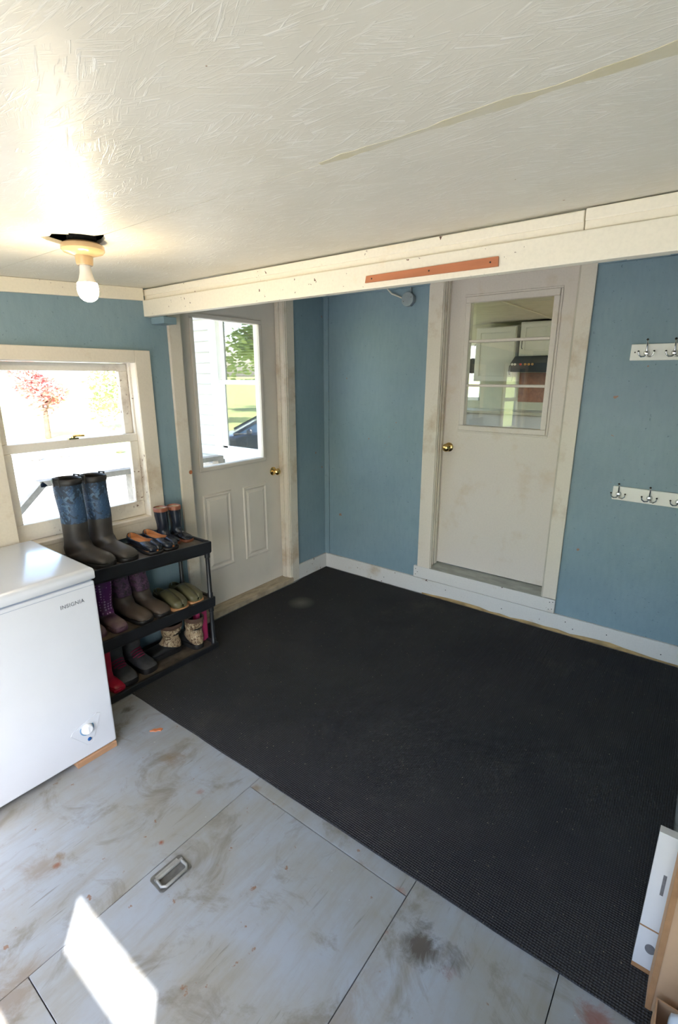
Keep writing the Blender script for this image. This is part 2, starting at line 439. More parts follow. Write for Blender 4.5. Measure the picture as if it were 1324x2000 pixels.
# ---- walls of the porch
LW_W = (-2.42, -1.69, .862, 1.756)      # window opening (y0,y1,z0,z1)
LW_D = (-1.374, -.455, 0.0, 2.25)
LW_2 = (-3.72, -3.12, .95, 1.78)
wl_ = walled(G(), 'x', -.14, -.02, YF - .12, .02, -.1, 2.42, [LW_W, LW_D, LW_2]).build('wall_left', 'blue_wall'); tag(wl_, kind='structure')
KD = (1.033, 1.886, .19, 2.34)
wb_ = walled(G(), 'y', .02, .17, -.14, XR + .12, -.1, 2.6, [KD]).build('wall_back', 'blue_wall'); tag(wb_, kind='structure')
G().box(-.02, .028, .008, .02, .12, 2.36).build('corner_strip', 'blue_wall', wb_, bevel=.002)
G().box(-.02, .93, -.006, .02, 2.284, 2.36).build('ledger', 'blue_wall', wb_, bevel=.002)
G().box(1.972, XR, -.006, .02, 2.286, 2.36).build('ledger', 'blue_wall', wb_, bevel=.002)
G().box(2.115, 2.315, -.022, -.006, 2.288, 2.335).build('ledger_block', 'trim_paint', wb_, bevel=.002)
wr_ = G().box(XR, XR + .12, YF - .12, .02, -.1, 2.42).build('wall_right', 'blue_wall'); tag(wr_, kind='structure')
# wall behind the camera: two small upper lights and a wide low bank of glazing
FW = [(2.472, 2.975, 1.487, 1.724), (1.36, 1.84, 1.42, 1.92), (.30, 1.70, .36, 1.28), (1.78, 3.18, .36, 1.28)]
wf_ = walled(G(), 'y', YF - .03, YF, -.02, XR, -.1, 2.42, FW).build('wall_front', 'blue_wall'); tag(wf_, kind='structure')
for i, (a, b, c, d) in enumerate(FW):
    w = struct_root(f'window_{i + 4}', (a, YF, c))
    g = G()
    for bx in ((a - .06, a, c - .06, d + .06), (b, b + .06, c - .06, d + .06), (a, b, d, d + .06), (a, b, c - .06, c)):
        g.box(bx[0], bx[1], YF, YF + .018, bx[2], bx[3])
    g.build('casing', 'trim_paint', w, (a, YF, c))
    G().box(a, b, YF - .018, YF - .014, c, d).build('pane', 'pane', w, (a, YF, c))

w8b = (0, -3.42, .95)
w8 = struct_root('window_8', w8b)
for (a, b, c, d) in ((-3.79, -3.72, .88, 1.85), (-3.12, -3.05, .88, 1.85), (-3.72, -3.12, 1.78, 1.85), (-3.72, -3.12, .88, .95)):
    G().box(-.02, 0, a, b, c, d).build('casing_board', 'trim_paint', w8, w8b, bevel=.003)
for (x0, z0, z1) in ((-.12, 1.345, 1.78), (-.085, .95, 1.385)):
    for (a, b, c, d) in ((-3.72, -3.67, z0, z1), (-3.17, -3.12, z0, z1), (-3.67, -3.17, z0, z0 + .045), (-3.67, -3.17, z1 - .04, z1)):
        G().box(x0, x0 + .03, a, b, c, d).build('sash_bar', 'sash_paint', w8, w8b, bevel=.003)
    G().box(x0 + .013, x0 + .017, -3.67, -3.17, z0 + .045, z1 - .04).build('pane', 'pane', w8, w8b)
# ---- ceiling: sheets meeting on a seam through the lamp, torn open around the lamp holder
ce = G().prism([(-.14, 2.42), (-.14, 2.6), (.1, 2.6), (.1, 2.42)], 'x', -.14, XR + .12)   # cap over the house side
LX, LY = .88, -2.371
def slab_pts(poly, th=.012, up=0.0):
    g = G(); n = len(poly)
    g.add([(x, y, ceil_z(y) + up) for x, y in poly] + [(x, y, ceil_z(y) + up + th) for x, y in poly],
          [tuple(range(n)), tuple(reversed(range(n, 2 * n)))] + [(i, i + n, (i + 1) % n + n, (i + 1) % n) for i in range(n)])
    return g
ce = slab_pts([(-.14, YF - .13), (XR + .12, YF - .13), (XR + .12, -1.57), (-.14, -1.57)], .06, .05)
ce.box(-.14, XR + .12, -1.57, .02, 2.42, 2.5)
ce.prism([(-1.6, ceil_z(-1.6) + .05), (-1.6, 2.5), (-1.56, 2.5), (-1.56, ceil_z(-1.6) + .05)], 'x', -.14, XR + .12)
ceo = ce.build('ceiling', 'black_void'); tag(ceo, kind='structure')
near = [(LX + .135, 0), (LX + .105, -.012), (LX + .10, -.05), (LX + .085, -.085), (LX + .07, -.075), (LX + .045, -.115), (LX + .01, -.105), (LX - .02, -.12), (LX - .05, -.09), (LX - .075, -.045), (LX - .10, 0)]
far = [(LX - .10, 0), (LX - .06, .035), (LX - .02, .055), (LX + .03, .05), (LX + .09, .03), (LX + .135, 0)]
pn = [(-.02, LY - .0015), (-.02, -3.59), (XR, -3.59), (XR, LY - .0015)] + [(x, LY - .0015 + y) for x, y in near]
pf = [(XR, LY + .0015), (XR, -1.556), (-.02, -1.556), (-.02, LY + .0015)] + [(x, LY + .0015 + y) for x, y in far]
slab_pts(pn).build('ceiling_panel', 'ceiling_osb', ceo)
slab_pts(pf).build('ceiling_panel', 'ceiling_osb', ceo)
slab_pts([(-.02, -3.593), (-.02, YF - .1), (XR, YF - .1), (XR, -3.593)]).build('ceiling_panel', 'ceiling_osb', ceo)
G().box(-.02, XR, -1.556, .02, 2.36, 2.372).build('ceiling_panel', 'ceiling_osb', ceo)
# filled seam: a ragged strip of compound from the middle of the room to the right wall
st = []
N = 46; x0s, x1s = 1.90, XR
wd = [max(.002, .004 + .007 * min(1, i / 10) + .005 * math.sin(i * .7) + random.uniform(-.004, .005)) for i in range(N + 1)]
lo = [(x0s + (x1s - x0s) * i / N, LY - wd[i] - .006) for i in range(N + 1)]
hi = [(x0s + (x1s - x0s) * i / N, LY + wd[i] * .8) for i in range(N + 1)]
slab_pts(lo + hi[::-1], .0008, -.0008).build('seam_filler', 'tape', ceo)

# ---- ceiling trim on the left wall, and the beam
def sloped_board(x0, x1, y0, y1, lo_, hi_):
    return G().add([(x, y, ceil_z(y) + h) for x in (x0, x1) for y in (y0, y1) for h in (lo_, hi_)],
                   [(0, 1, 3, 2), (4, 6, 7, 5), (0, 4, 5, 1), (2, 3, 7, 6), (0, 2, 6, 4), (1, 5, 7, 3)])
o = sloped_board(-.02, 0, YF, -1.60, -.065, -.001).build('trim_1', 'beam_paint', bevel=.002); tag(o, kind='structure')
bm_o = G().box(-.02, XR, -1.598, -1.556, 2.003, 2.089).build('trim_2', 'beam_paint', bevel=.003); tag(bm_o, kind='structure', label='white painted ceiling beam with chipped lower board')
G().box(-.02, 2.2465, -1.584, -1.556, 2.089, 2.146).build('fascia_board', 'beam_paint', bm_o, bevel=.003)
G().box(2.2495, XR, -1.586, -1.556, 2.089, 2.148).build('fascia_board', 'beam_paint', bm_o, bevel=.003)
G().box(-.02, 2.2465, -1.590, -1.584, 2.112, 2.144).build('moulding', 'beam_paint', bm_o, bevel=.003)
G().box(2.2495, XR, -1.592, -1.586, 2.114, 2.147).build('moulding', 'beam_paint', bm_o, bevel=.003)
G().box(-.02, .10, -1.556, -1.47, 1.965, 2.003).build('beam_bracket', 'blue_wall', bm_o, bevel=.003)

# ---- baseboards
bb = G().box(-.02, XR, 0, .02, 0, .128).build('baseboard_back', 'base_paint', bevel=.003); tag(bb, kind='structure')
# bare wood strip (glued carpet edge) showing below the board
N = 30; poly = [(.98, 0.0)]
for i in range(N + 1): poly.append((.98 + (XR - .98) * i / N, .012 + (.016 if 3 < i < 18 else .0) * random.random() + .014 * max(0, math.sin(i * .45)) ** 2))
poly.append((XR, 0))
G().prism(poly, 'y', -.0025, .0).build('bare_wood_strip', 'bare_wood', bb)
bl = G().box(-.02, 0, -.369, 0, 0, .128).build('baseboard_left', 'base_paint', bevel=.003); tag(bl, kind='structure')
bl2 = G().box(-.02, 0, YF, -2.42, 0, .128).build('baseboard_side', 'base_paint', bevel=.003); tag(bl2, kind='structure')

# ---- outside door (door_1) with casing
d1 = struct_root('door_1', (-.095, -.92, 0))
B1 = (-.095, -.92, 0)
def P1(g, name, mat, par=None, **k): return g.build(name, mat, par or d1, B1, **k)
FX = -.095; TH = .045
GY0, GY1, GZ0, GZ1 = -1.218, -.655, 1.078, 2.038
S0, S1 = -1.366, -.470
sl = G()
walled(sl, 'x', FX - TH, FX, S0, S1, .045, 2.22, [(GY0, GY1, GZ0, GZ1)])
slab = P1(sl, 'door_slab', 'steel_door')
P1(G().box(FX - .028, FX - .020, GY0, GY1, GZ0, GZ1), 'pane', 'pane')
for (a, b, c, d) in ((GY0 - .028, GY1 + .028, GZ1, GZ1 + .028), (GY0 - .028, GY1 + .028, GZ0 - .028, GZ0), (GY0 - .028, GY0, GZ0, GZ1), (GY1, GY1 + .028, GZ0, GZ1)):
    P1(G().box(FX, FX + .012, a, b, c, d), 'glazing_bead', 'steel_door', bevel=.005)
def raised(y0, y1, z0, z1):
    def ring(i, x): return [(x, y0 + i, z0 + i), (x, y1 - i, z0 + i), (x, y1 - i, z1 - i), (x, y0 + i, z1 - i)]
    g = G().loft([ring(0, FX), ring(.006, FX + .007), ring(.018, FX + .007), ring(.026, FX + .001), ring(.034, FX + .001), ring(.05, FX + .007)], True, False, True)
    P1(g, 'raised_panel', 'steel_door')
raised(-1.238, -.985, .318, .885); raised(-.872, -.625, .308, .878)
def knob(parent, base, at, axis, r=.026):
    at = Vector(at); ax = Vector(axis)
    k = G().lathe([(.033, 0), (.033, .003), (.027, .008), (.013, .012), (.011, .028), (.016, .034), (r, .044), (r + .002, .054), (r - .004, .064), (.012, .070), (.003, .0715)], at, ax, 28)
    return k.build('door_knob', 'brass', parent, base, smooth=40)
knob(d1, B1, (FX, -.548, .956), (1, 0, 0), .025)
P1(G().box(FX - .002, FX + .004, -.478, -.469, .92, .99), 'latch_plate', 'brass')
t1 = struct_root('trim_3', (0, -.92, 0))
T1 = (0, -.92, 0)
for nm, gx in (('casing_board', (-.02, 0, -1.458, -1.374, 0, 2.31)), ('casing_board', (-.02, 0, -.453, -.369, 0, 2.31)), ('casing_board', (-.02, 0, -1.374, -.453, 2.235, 2.31)),
               ('jamb', (-.14, -.004, -1.386, -1.368, 0, 2.25)), ('jamb', (-.14, -.004, -.468, -.449, 0, 2.25)), ('jamb', (-.14, -.004, -1.368, -.468, 2.225, 2.245)),
               ('door_stop', (-.09, -.05, -.482, -.468, .04, 2.225)), ('door_stop', (-.088, -.012, -.474, -.468, .04, 2.225))):
    G().box(*gx).build(nm, 'trim_paint', t1, T1, bevel=.003)
G().box(-.14, .012, -1.40, -.452, 0, .042).build('threshold', 'threshold_wood', t1, T1, bevel=.006)
# pine knot on the left casing: the resin ring has its own shape
kn = G().lathe([(.013, 0), (.013, .0012), (.0095, .0016), (.0095, .0004)], (0, -1.386, 1.085), (1, 0, 0), 20)
kn.build('pine_knot', 'red_wood', t1, T1, smooth=40)

# ---- kitchen door (door_2)
KB = (1.46, .08, .19)
d2 = struct_root('door_2', KB)
def P2(g, name, mat, par=None, **k): return g.build(name, mat, par or d2, KB, **k)
KY = .08
gx0, gx1, gz0, gz1 = 1.205, 1.735, 1.343, 2.155
P2(walled(G(), 'y', KY, KY + .04, 1.045, 1.876, .272, 2.335, [(gx0, gx1, gz0, gz1)]), 'door_slab', 'door_paint')
for (a, b, c, d) in ((gx0 - .036, gx1 + .036, gz1, gz1 + .04), (gx0 - .036, gx1 + .036, gz0 - .036, gz0), (gx0 - .036, gx0, gz0, gz1), (gx1, gx1 + .036, gz0, gz1)):
    P2(G().box(a, b, KY - .012, KY, c, d), 'frame_moulding', 'door_paint', bevel=.005)
for (a, b, c, d) in ((gx0 - .05, gx1 + .05, gz1 + .04, gz1 + .052), (gx0 - .05, gx1 + .05, gz0 - .048, gz0 - .036), (gx0 - .05, gx0 - .036, gz0 - .036, gz1 + .04), (gx1 + .036, gx1 + .05, gz0 - .036, gz1 + .04)):
    P2(G().box(a, b, KY - .006, KY, c, d), 'frame_moulding', 'door_paint', bevel=.003)
mz = (1.618, 1.910)
for z in mz:
    P2(G().box(gx0, gx1, KY - .006, KY + .036, z - .009, z + .009), 'muntin', 'door_paint', bevel=.004)
zz = [gz0] + [m for z in mz for m in (z - .009, z + .009)] + [gz1]
for i in range(3):
    xa, xb, ya, yb_ = gx0, gx1, KY + .034, KY + .008
    P2(G().add([(xa, ya, zz[2 * i]), (xb, yb_, zz[2 * i]), (xb, yb_, zz[2 * i + 1]), (xa, ya, zz[2 * i + 1]), (xa, ya + .003, zz[2 * i]), (xb, yb_ + .003, zz[2 * i]), (xb, yb_ + .003, zz[2 * i + 1]), (xa, ya + .003, zz[2 * i + 1])],
               [(0, 1, 2, 3), (7, 6, 5, 4), (0, 4, 5, 1), (3, 2, 6, 7), (0, 3, 7, 4), (1, 5, 6, 2)]), 'pane', 'pane_kitchen')
knob(d2, KB, (1.103, KY, 1.178), (0, -1, 0), .027)
KT = (1.46, 0, 0)
t2 = struct_root('trim_4', KT)
for nm, bxx, mt in (('casing_board', (.926, 1.033, 0, .02, .225, 2.34), 'trim_paint'), ('casing_board', (1.886, 1.972, 0, .02, .23, 2.34), 'trim_paint'),
                    ('jamb', (1.027, 1.045, .004, .17, .19, 2.34), 'jamb_grey'), ('jamb', (1.876, 1.894, .004, .17, .19, 2.34), 'jamb_grey'), ('jamb', (1.033, 1.886, .004, .17, 2.335, 2.345), 'jamb_grey'),
                    ('door_stop', (1.045, 1.056, .045, .078, .26, 2.335), 'trim_paint'), ('door_stop', (1.045, 1.051, .012, .045, .26, 2.335), 'trim_paint'),
                    ('sill_board', (.896, 1.972, -.002, .02, .131, .226), 'base_paint')):
    G().box(*bxx).build(nm, mt, t2, KT, bevel=.003)
G().prism([(.0, .20), (.0, .228), (.085, .262), (.17, .262), (.17, .20)], 'x', 1.033, 1.886).build('threshold', 'sill_grey', t2, KT, bevel=.002)

for x, z in ((.915, .155), (.915, .20), (.932, .178), (1.935, .152), (1.955, .158), (1.938, .205), (1.958, .21)):
    G().lathe([(.0032, 0), (.0032, .0006), (.001, .001)], (x, -.002, z), (0, -1, 0), 8).build('nail_head', 'dark_metal', t2, KT)
for x, z in ((.35, .07), (.62, .05), (1.18, .085), (1.62, .06), (2.05, .092), (2.10, .055), (2.3, .08), (2.6, .05)):
    G().lathe([(.0036, 0), (.0036, .0006), (.001, .001)], (x, 0, z), (0, -1, 0), 8).build('nail_head', 'dark_metal', bb)
# ---- window_1 in the left wall
WB = (0, -2.05, .86)
w1 = struct_root('window_1', WB)
def PW(g, name, mat, par=None, **k): return g.build(name, mat, par or w1, WB, **k)
wy0, wy1, wz0, wz1 = -2.415, -1.692, .862, 1.754
PW(G().box(-.02, .002, wy1, -1.597, .80, wz1 + .0665), 'casing_board', 'trim_paint', bevel=.003)
PW(G().box(-.02, .002, wy0 - .09, wy0, .80, wz1 + .0665), 'casing_board', 'trim_paint', bevel=.003)
PW(G().box(-.02, .002, wy0, wy1, wz1, wz1 + .0665), 'casing_board', 'trim_paint', bevel=.003)
PW(G().box(-.02, .004, wy0 - .09, -1.597, .768, .845), 'apron', 'trim_paint', bevel=.003)
PW(G().box(-.14, .006, wy0, wy1, .838, .864), 'stool', 'trim_paint', bevel=.004)
for a, b in ((wy1 - .002, wy1 + .014), (wy0 - .014, wy0 + .002)):
    PW(G().box(-.15, -.004, a, b, wz0, wz1), 'jamb', 'sash_paint', bevel=.002)
    PW(G().box(-.075, -.058, min(a, b) - .010 if a > -2 else b, min(a, b) if a > -2 else b + .010, wz0, wz1), 'parting_bead', 'sash_paint', bevel=.002)
PW(G().box(-.15, -.004, wy0, wy1, wz1 - .002, wz1 + .012), 'jamb', 'sash_paint', bevel=.002)
def sash(name, x0, x1, z0, z1, br, tr, stile=.055):
    r = PW(G().box(x0, x1, wy0 + .004, wy1 - .004, z0, z0 + br), name, 'sash_paint', bevel=.004)
    for bx in ((wy0 + .004, wy0 + stile, z0 + br, z1 - tr), (wy1 - stile, wy1 - .004, z0 + br, z1 - tr)):
        PW(G().box(x0, x1, bx[0], bx[1], bx[2], bx[3]), 'stile', 'sash_paint', r, bevel=.004)
    PW(G().box(x0, x1, wy0 + .004, wy1 - .004, z1 - tr, z1), 'rail', 'sash_paint', r, bevel=.004)
    xm = (x0 + x1) / 2
    PW(G().box(xm - .002, xm + .002, wy0 + stile, wy1 - stile, z0 + br, z1 - tr), 'pane', 'pane', r)
    return r
sash('upper_sash', -.125, -.092, 1.318, wz1 - .004, .038, .042)
ls = sash('lower_sash', -.088, -.055, .866, 1.358, .088, .044, .052)
g = G().box(-.075, -.052, -2.085, -2.035, 1.358, 1.366).tube([(-.06, -2.06, 1.366), (-.06, -2.06, 1.374)], .012, 12).tube([(-.06, -2.06, 1.373), (-.045, -2.045, 1.376), (-.04, -2.01, 1.374)], .005, 8)
PW(g, 'sash_lock', 'brass', ls, smooth=40)

# ================================================================== PORCH THINGS
# ---- carpet
N = 40; poly = []
edge = [(0.345 + (2.765 - .345) * i / N, -2.119 + .0012 * math.sin(i * .9) + random.uniform(-.001, .001) + .03 * (i / N)) for i in range(N + 1)]
poly = edge + [(2.765, -.02), (.012, -.02), (.014, -.35), (.03, -.46), (.02, -.9), (.028, -1.3), (.02, -1.5), (.02, -2.118)]
cp = G().prism(poly, 'z', .0, .007).build('carpet', 'carpet_pile', bevel=.002)
tag(cp, 'black ribbed carpet covering the floor in front of both doors', 'carpet')
# ---- floor hatch with recessed pull
hb = ((HX0 + HX1) / 2, (HY0 + HY1) / 2, -.02)
ht = thing('floor_hatch', 'grey painted plywood floor hatch with a recessed ring pull', 'hatch', hb)
G().box(HX0 + gp, HX1 - gp, HY0 + gp, HY1 - gp, -.02, .0005).build('hatch_panel', 'floor_paint', ht, hb, bevel=.0015)
hc = Vector((1.378, -2.595, .0005)); du = Vector((.03, .995, 0)).normalized(); dv = Vector((du.y, -du.x, 0))
def hp(u, v_, z): return hc + du * u + dv * v_ + Vector((0, 0, z))
def rr(w, h, r, z, n=6):
    out = []
    for cx, cy_, a0 in ((w - r, h - r, 0), (-w + r, h - r, 90), (-w + r, -h + r, 180), (w - r, -h + r, 270)):
        for k in range(n + 1):
            a = math.radians(a0 + 90 * k / n); out.append(hp(cx + r * math.cos(a), cy_ + r * math.sin(a), z))
    return out
pl = G().loft([rr(.062, .040, .012, 0), rr(.061, .039, .012, .003), rr(.054, .032, .010, .003), rr(.050, .028, .010, .0008)], True, False, True).build('pull_plate', 'galv_dark', ht, hb, smooth=40)
pts = [hp(-.048, -.012, .006), hp(-.050, .022, .007), hp(-.040, .034, .008), hp(.040, .034, .008), hp(.050, .022, .007), hp(.048, -.012, .006)]
G().tube(pts, .0055, 10).build('ring', 'galv', pl, hb, smooth=60)
G().tube([hp(-.054, -.012, .006), hp(.054, -.012, .006)], .0065, 10).build('hinge_pin', 'galv', pl, hb, smooth=60)
G().box(hc.x - .030, hc.x - .014, hc.y - .044, hc.y + .044, .0015, .006).build('hinge_leaf', 'galv', pl, hb, bevel=.001)

# ---- chest freezer
FB = (.33, -2.7, 0)
fz = thing('chest_freezer', 'white chest freezer against the window wall beside the shoe rack', 'freezer', FB)
fx0, fx1, fy0, fy1 = .03, .632, -3.25, -2.372
G().box(fx0, fx1, fy0, fy1, .028, .838).build('cabinet', 'enamel', fz, FB, bevel=.008, seg=3)
G().box(fx0 + .012, fx1 - .010, fy0 + .01, fy1 - .010, .838, .848).build('gasket', 'enamel_dark', fz, FB)
rg = []
for ins, z in ((.004, .846), (0, .850), (0, .880), (.003, .892), (.010, .898), (.020, .901)):
    rg.append([(fx0 + ins, fy0 + ins - .004, z), (fx1 + .004 - ins, fy0 + ins - .004, z), (fx1 + .004 - ins, fy1 + .004 - ins, z), (fx0 + ins, fy1 + .004 - ins, z)])
G().loft(rg).build('lid', 'enamel', fz, FB, bevel=.004, smooth=50)
for x in (fx0 + .05, fx1 - .06):
    for y in (fy0 + .06, fy1 - .30):
        G().lathe([(.02, 0), (.02, .02), (.012, .028)], (x, y, 0), n=14).build('foot', 'black_plastic', fz, FB, smooth=40)
G().box(fx1, fx1 + .0006, fy0 + .02, fy1 - .008, .8205, .8225).build('front_crease', 'enamel_dark', fz, FB)
# thermostat plate: a kite with rounded corners, dial, scale arc, lamp
def PF(y, z, x): return (x, y, z)
kt = [(-.070, -.004), (-.062, .010), (.052, .048), (.066, .040), (.018, -.084), (.006, -.092), (-.006, -.088)]
kc = (-2.496, .172)
plate = G().loft([[PF(kc[0] + a, kc[1] + b, fx1) for a, b in kt], [PF(kc[0] + a * .985, kc[1] + b * .985, fx1 + .002) for a, b in kt], [PF(kc[0] + a * .95, kc[1] + b * .95, fx1 + .0014) for a, b in kt]], True, False, True).build('control_plate', 'enamel', fz, FB)
G().lathe([(.024, 0), (.024, .006), (.021, .014), (.019, .016), (.002, .016)], (fx1 + .0014, kc[0], kc[1] - .004), (1, 0, 0), 28).build('dial', 'dial_white', plate, FB, smooth=40)
G().box(fx1 + .0174, fx1 + .0194, kc[0] - .004, kc[0] + .004, kc[1] - .022, kc[1] + .012).build('dial_grip', 'dial_white', plate, FB, bevel=.001)
arc = [(fx1 + .002, kc[0] + .029 * math.cos(a), kc[1] - .004 + .029 * math.sin(a)) for a in [math.radians(150 + 240 * i / 20) for i in range(21)]]
G().tube(arc, .0022, 6).build('dial_scale', 'dial_blue', plate, FB)
G().lathe([(.0085, 0), (.0085, .003), (.006, .005), (.001, .005)], (fx1 + .0014, kc[0] + .004, kc[1] - .060), (1, 0, 0), 18).build('power_lamp', 'led_blue', plate, FB, smooth=40)
def text_mesh(txt, size, mat, parent, base, origin, xdir, ydir, extr=.0004, italic=0, width=None):
    cu_ = bpy.data.curves.new('lettering', 'FONT'); cu_.body = txt; cu_.size = size; cu_.extrude = extr; cu_.shear = italic; cu_.resolution_u = 3; cu_.space_character = 1.1
    to = bpy.data.objects.new('lettering_source', cu_); COL.objects.link(to)
    bpy.context.view_layer.update()
    me = bpy.data.meshes.new_from_object(to.evaluated_get(bpy.context.evaluated_depsgraph_get()))
    bpy.data.objects.remove(to)
    X = Vector(xdir); Y = Vector(ydir); Z = X.cross(Y); o_ = Vector(origin) - Vector(base)
    k = width / max(v_.co.x for v_ in me.vertices) if width else 1
    for v_ in me.vertices: v_.co = o_ + X * (v_.co.x * k) + Y * v_.co.y + Z * v_.co.z
    me.materials.clear(); me.materials.append(MATS[mat])
    ob = bpy.data.objects.new('lettering', me); COL.objects.link(ob); ob.parent = parent
    return ob
text_mesh('INSIGNIA', .025, 'print_grey', fz, FB, (fx1 + .0005, -2.524, .757), (0, 1, 0), (0, 0, 1), width=.098)
# wooden shim below the front corner
wbk = G().box(.50, .640, -2.560, -2.378, .0, .027).build('wood_block', 'pine', None, (.57, -2.47, 0), bevel=.002)
tag(wbk, 'short brown wood block shimming the front corner of the white freezer', 'wood block')
ch = G().prism([(.676, -2.232), (.682, -2.208), (.690, -2.204), (.698, -2.188), (.712, -2.182), (.716, -2.196), (.704, -2.204), (.700, -2.216), (.690, -2.220)], 'z', .0, .006).build('wood_chip', 'red_wood', None, (0, 0, 0))
tag(ch, 'small curled brown wood chip on the grey floor near the carpet', 'wood chip')

# ---- shoe rack
RB = (.18, -1.93, 0)
rk = thing('shoe_rack', 'black plastic three-tier shoe rack below the window', 'shoe rack', RB)
RY0, RY1, RX0, RX1 = -2.335, -1.522, .012, .338
TILT = [0.0, .012, .045]     # rise of the hidden end of each tray
TRZ = [(.0, .045), (.290, .362), (.645, .722)]
def rise(k, y): return TILT[k] * (RY1 - y) / (RY1 - RY0)
def tray(k):
    z0, z1 = TRZ[k]; zf = z1 - .012
    def ring(ins, z): return [(RX0 + ins, RY0 + ins), (RX1 - ins, RY0 + ins), (RX1 - ins, RY1 - ins), (RX0 + ins, RY1 - ins)], z
    rs = [ring(.010, z0), ring(.002, z0 + .01), ring(0, z1 - .012), ring(0, z1), ring(.016, z1), ring(.020, zf)]
    g = G().loft([[(x, y, z + rise(k, y)) for x, y in p] for p, z in rs], True, False, False)
    t = g.build('tray', 'black_plastic', rk, RB, bevel=.003)
    g2 = G().loft([[(x, y, zf - .006 + rise(k, y)) for x, y in ring(.016, 0)[0]], [(x, y, zf + rise(k, y)) for x, y in ring(.016, 0)[0]]])
    g2.build('tray_floor', 'tray_dirt', t, RB)
    for yb_ in (RY0 + .2, (RY0 + RY1) / 2, RY1 - .2):
        G().box(RX0 + .02, RX1 - .02, yb_ - .004, yb_ + .004, zf - .03 + rise(k, yb_), zf - .006 + rise(k, yb_)).build('stiffener', 'black_plastic', t, RB)
    return zf
ZF = [tray(k) for k in range(3)]
for k in (0, 1):
    for x in (RX0 + .022, RX1 - .022):
        for y in (RY0 + .022, RY1 - .022):
            za = TRZ[k][1] + rise(k, y) - .03; zb_ = TRZ[k + 1][0] + rise(k + 1, y) + .02
            g = G().lathe([(.017, za), (.017, za + .055), (.0135, za + .06), (.0125, zb_ - .05), (.0165, zb_ - .045), (.0165, zb_)], (x, y, 0), n=16)
            g.build('post', 'black_plastic', rk, RB, smooth=35)
for x in (RX0 + .022, RX1 - .022):
    for y in (RY0 + .022, RY1 - .022):
        G().lathe([(.014, TRZ[2][1] + rise(2, y) - .01), (.014, TRZ[2][1] + rise(2, y) + .004), (.009, TRZ[2][1] + rise(2, y) + .007)], (x, y, 0), n=14).build('post_cap', 'black_plastic', rk, RB, smooth=35)
def shelf_z(k, y): return ZF[k] + rise(k, y) + .0008

# ---- footwear
def catmull(pts, sub):
    out = []
    n = len(pts)
    for i in range(n - 1):
        p0, p1, p2, p3 = pts[max(i - 1, 0)], pts[i], pts[i + 1], pts[min(i + 2, n - 1)]
        for k in range(sub):
            t = k / sub
            out.append(tuple(.5 * (2 * b + (c - a) * t + (2 * a - 5 * b + 4 * c - d) * t * t + (3 * b - a - 3 * c + d) * t ** 3) for a, b, c, d in zip(p0, p1, p2, p3)))
    out.append(pts[-1]); return out
FOOT = [(0, 0), (.02, .42), (.06, .62), (.14, .74), (.3, .74), (.45, .78), (.62, .94), (.74, 1.0), (.85, .97), (.92, .88), (.965, .70), (.99, .42), (1, 0)]
def foot_outline(L, W, grow=0, side=1, n=44):
    pts = []
    for sgn in (1, -1):
        rng = range(n) if sgn == 1 else range(n)
        for i in rng:
            s = (1 - math.cos(PI * i / (n - 1))) / 2
            s_ = s if sgn == 1 else 1 - s
            if i == n - 1: continue
            bend = .05 * W * side * math.sin(PI * s_ * 1.1)
            pts.append((-grow + s_ * (L + 2 * grow), sgn * lerp_tab(FOOT, s_) * (W / 2 + grow) + bend))
    return pts
def bring(F, Gp, w, n=26, ex=.85):
    c = ((F[0] + Gp[0]) / 2, (F[1] + Gp[1]) / 2); a = ((F[0] - Gp[0]) / 2, (F[1] - Gp[1]) / 2)
    r = []
    for k in range(n):
        t = 2 * PI * k / n; ct, st_ = math.cos(t), math.sin(t)
        u = math.copysign(abs(ct) ** ex, ct); v_ = math.copysign(abs(st_) ** ex, st_)
        r.append((c[0] + a[0] * u, w / 2 * v_, c[1] + a[1] * u))
    return r
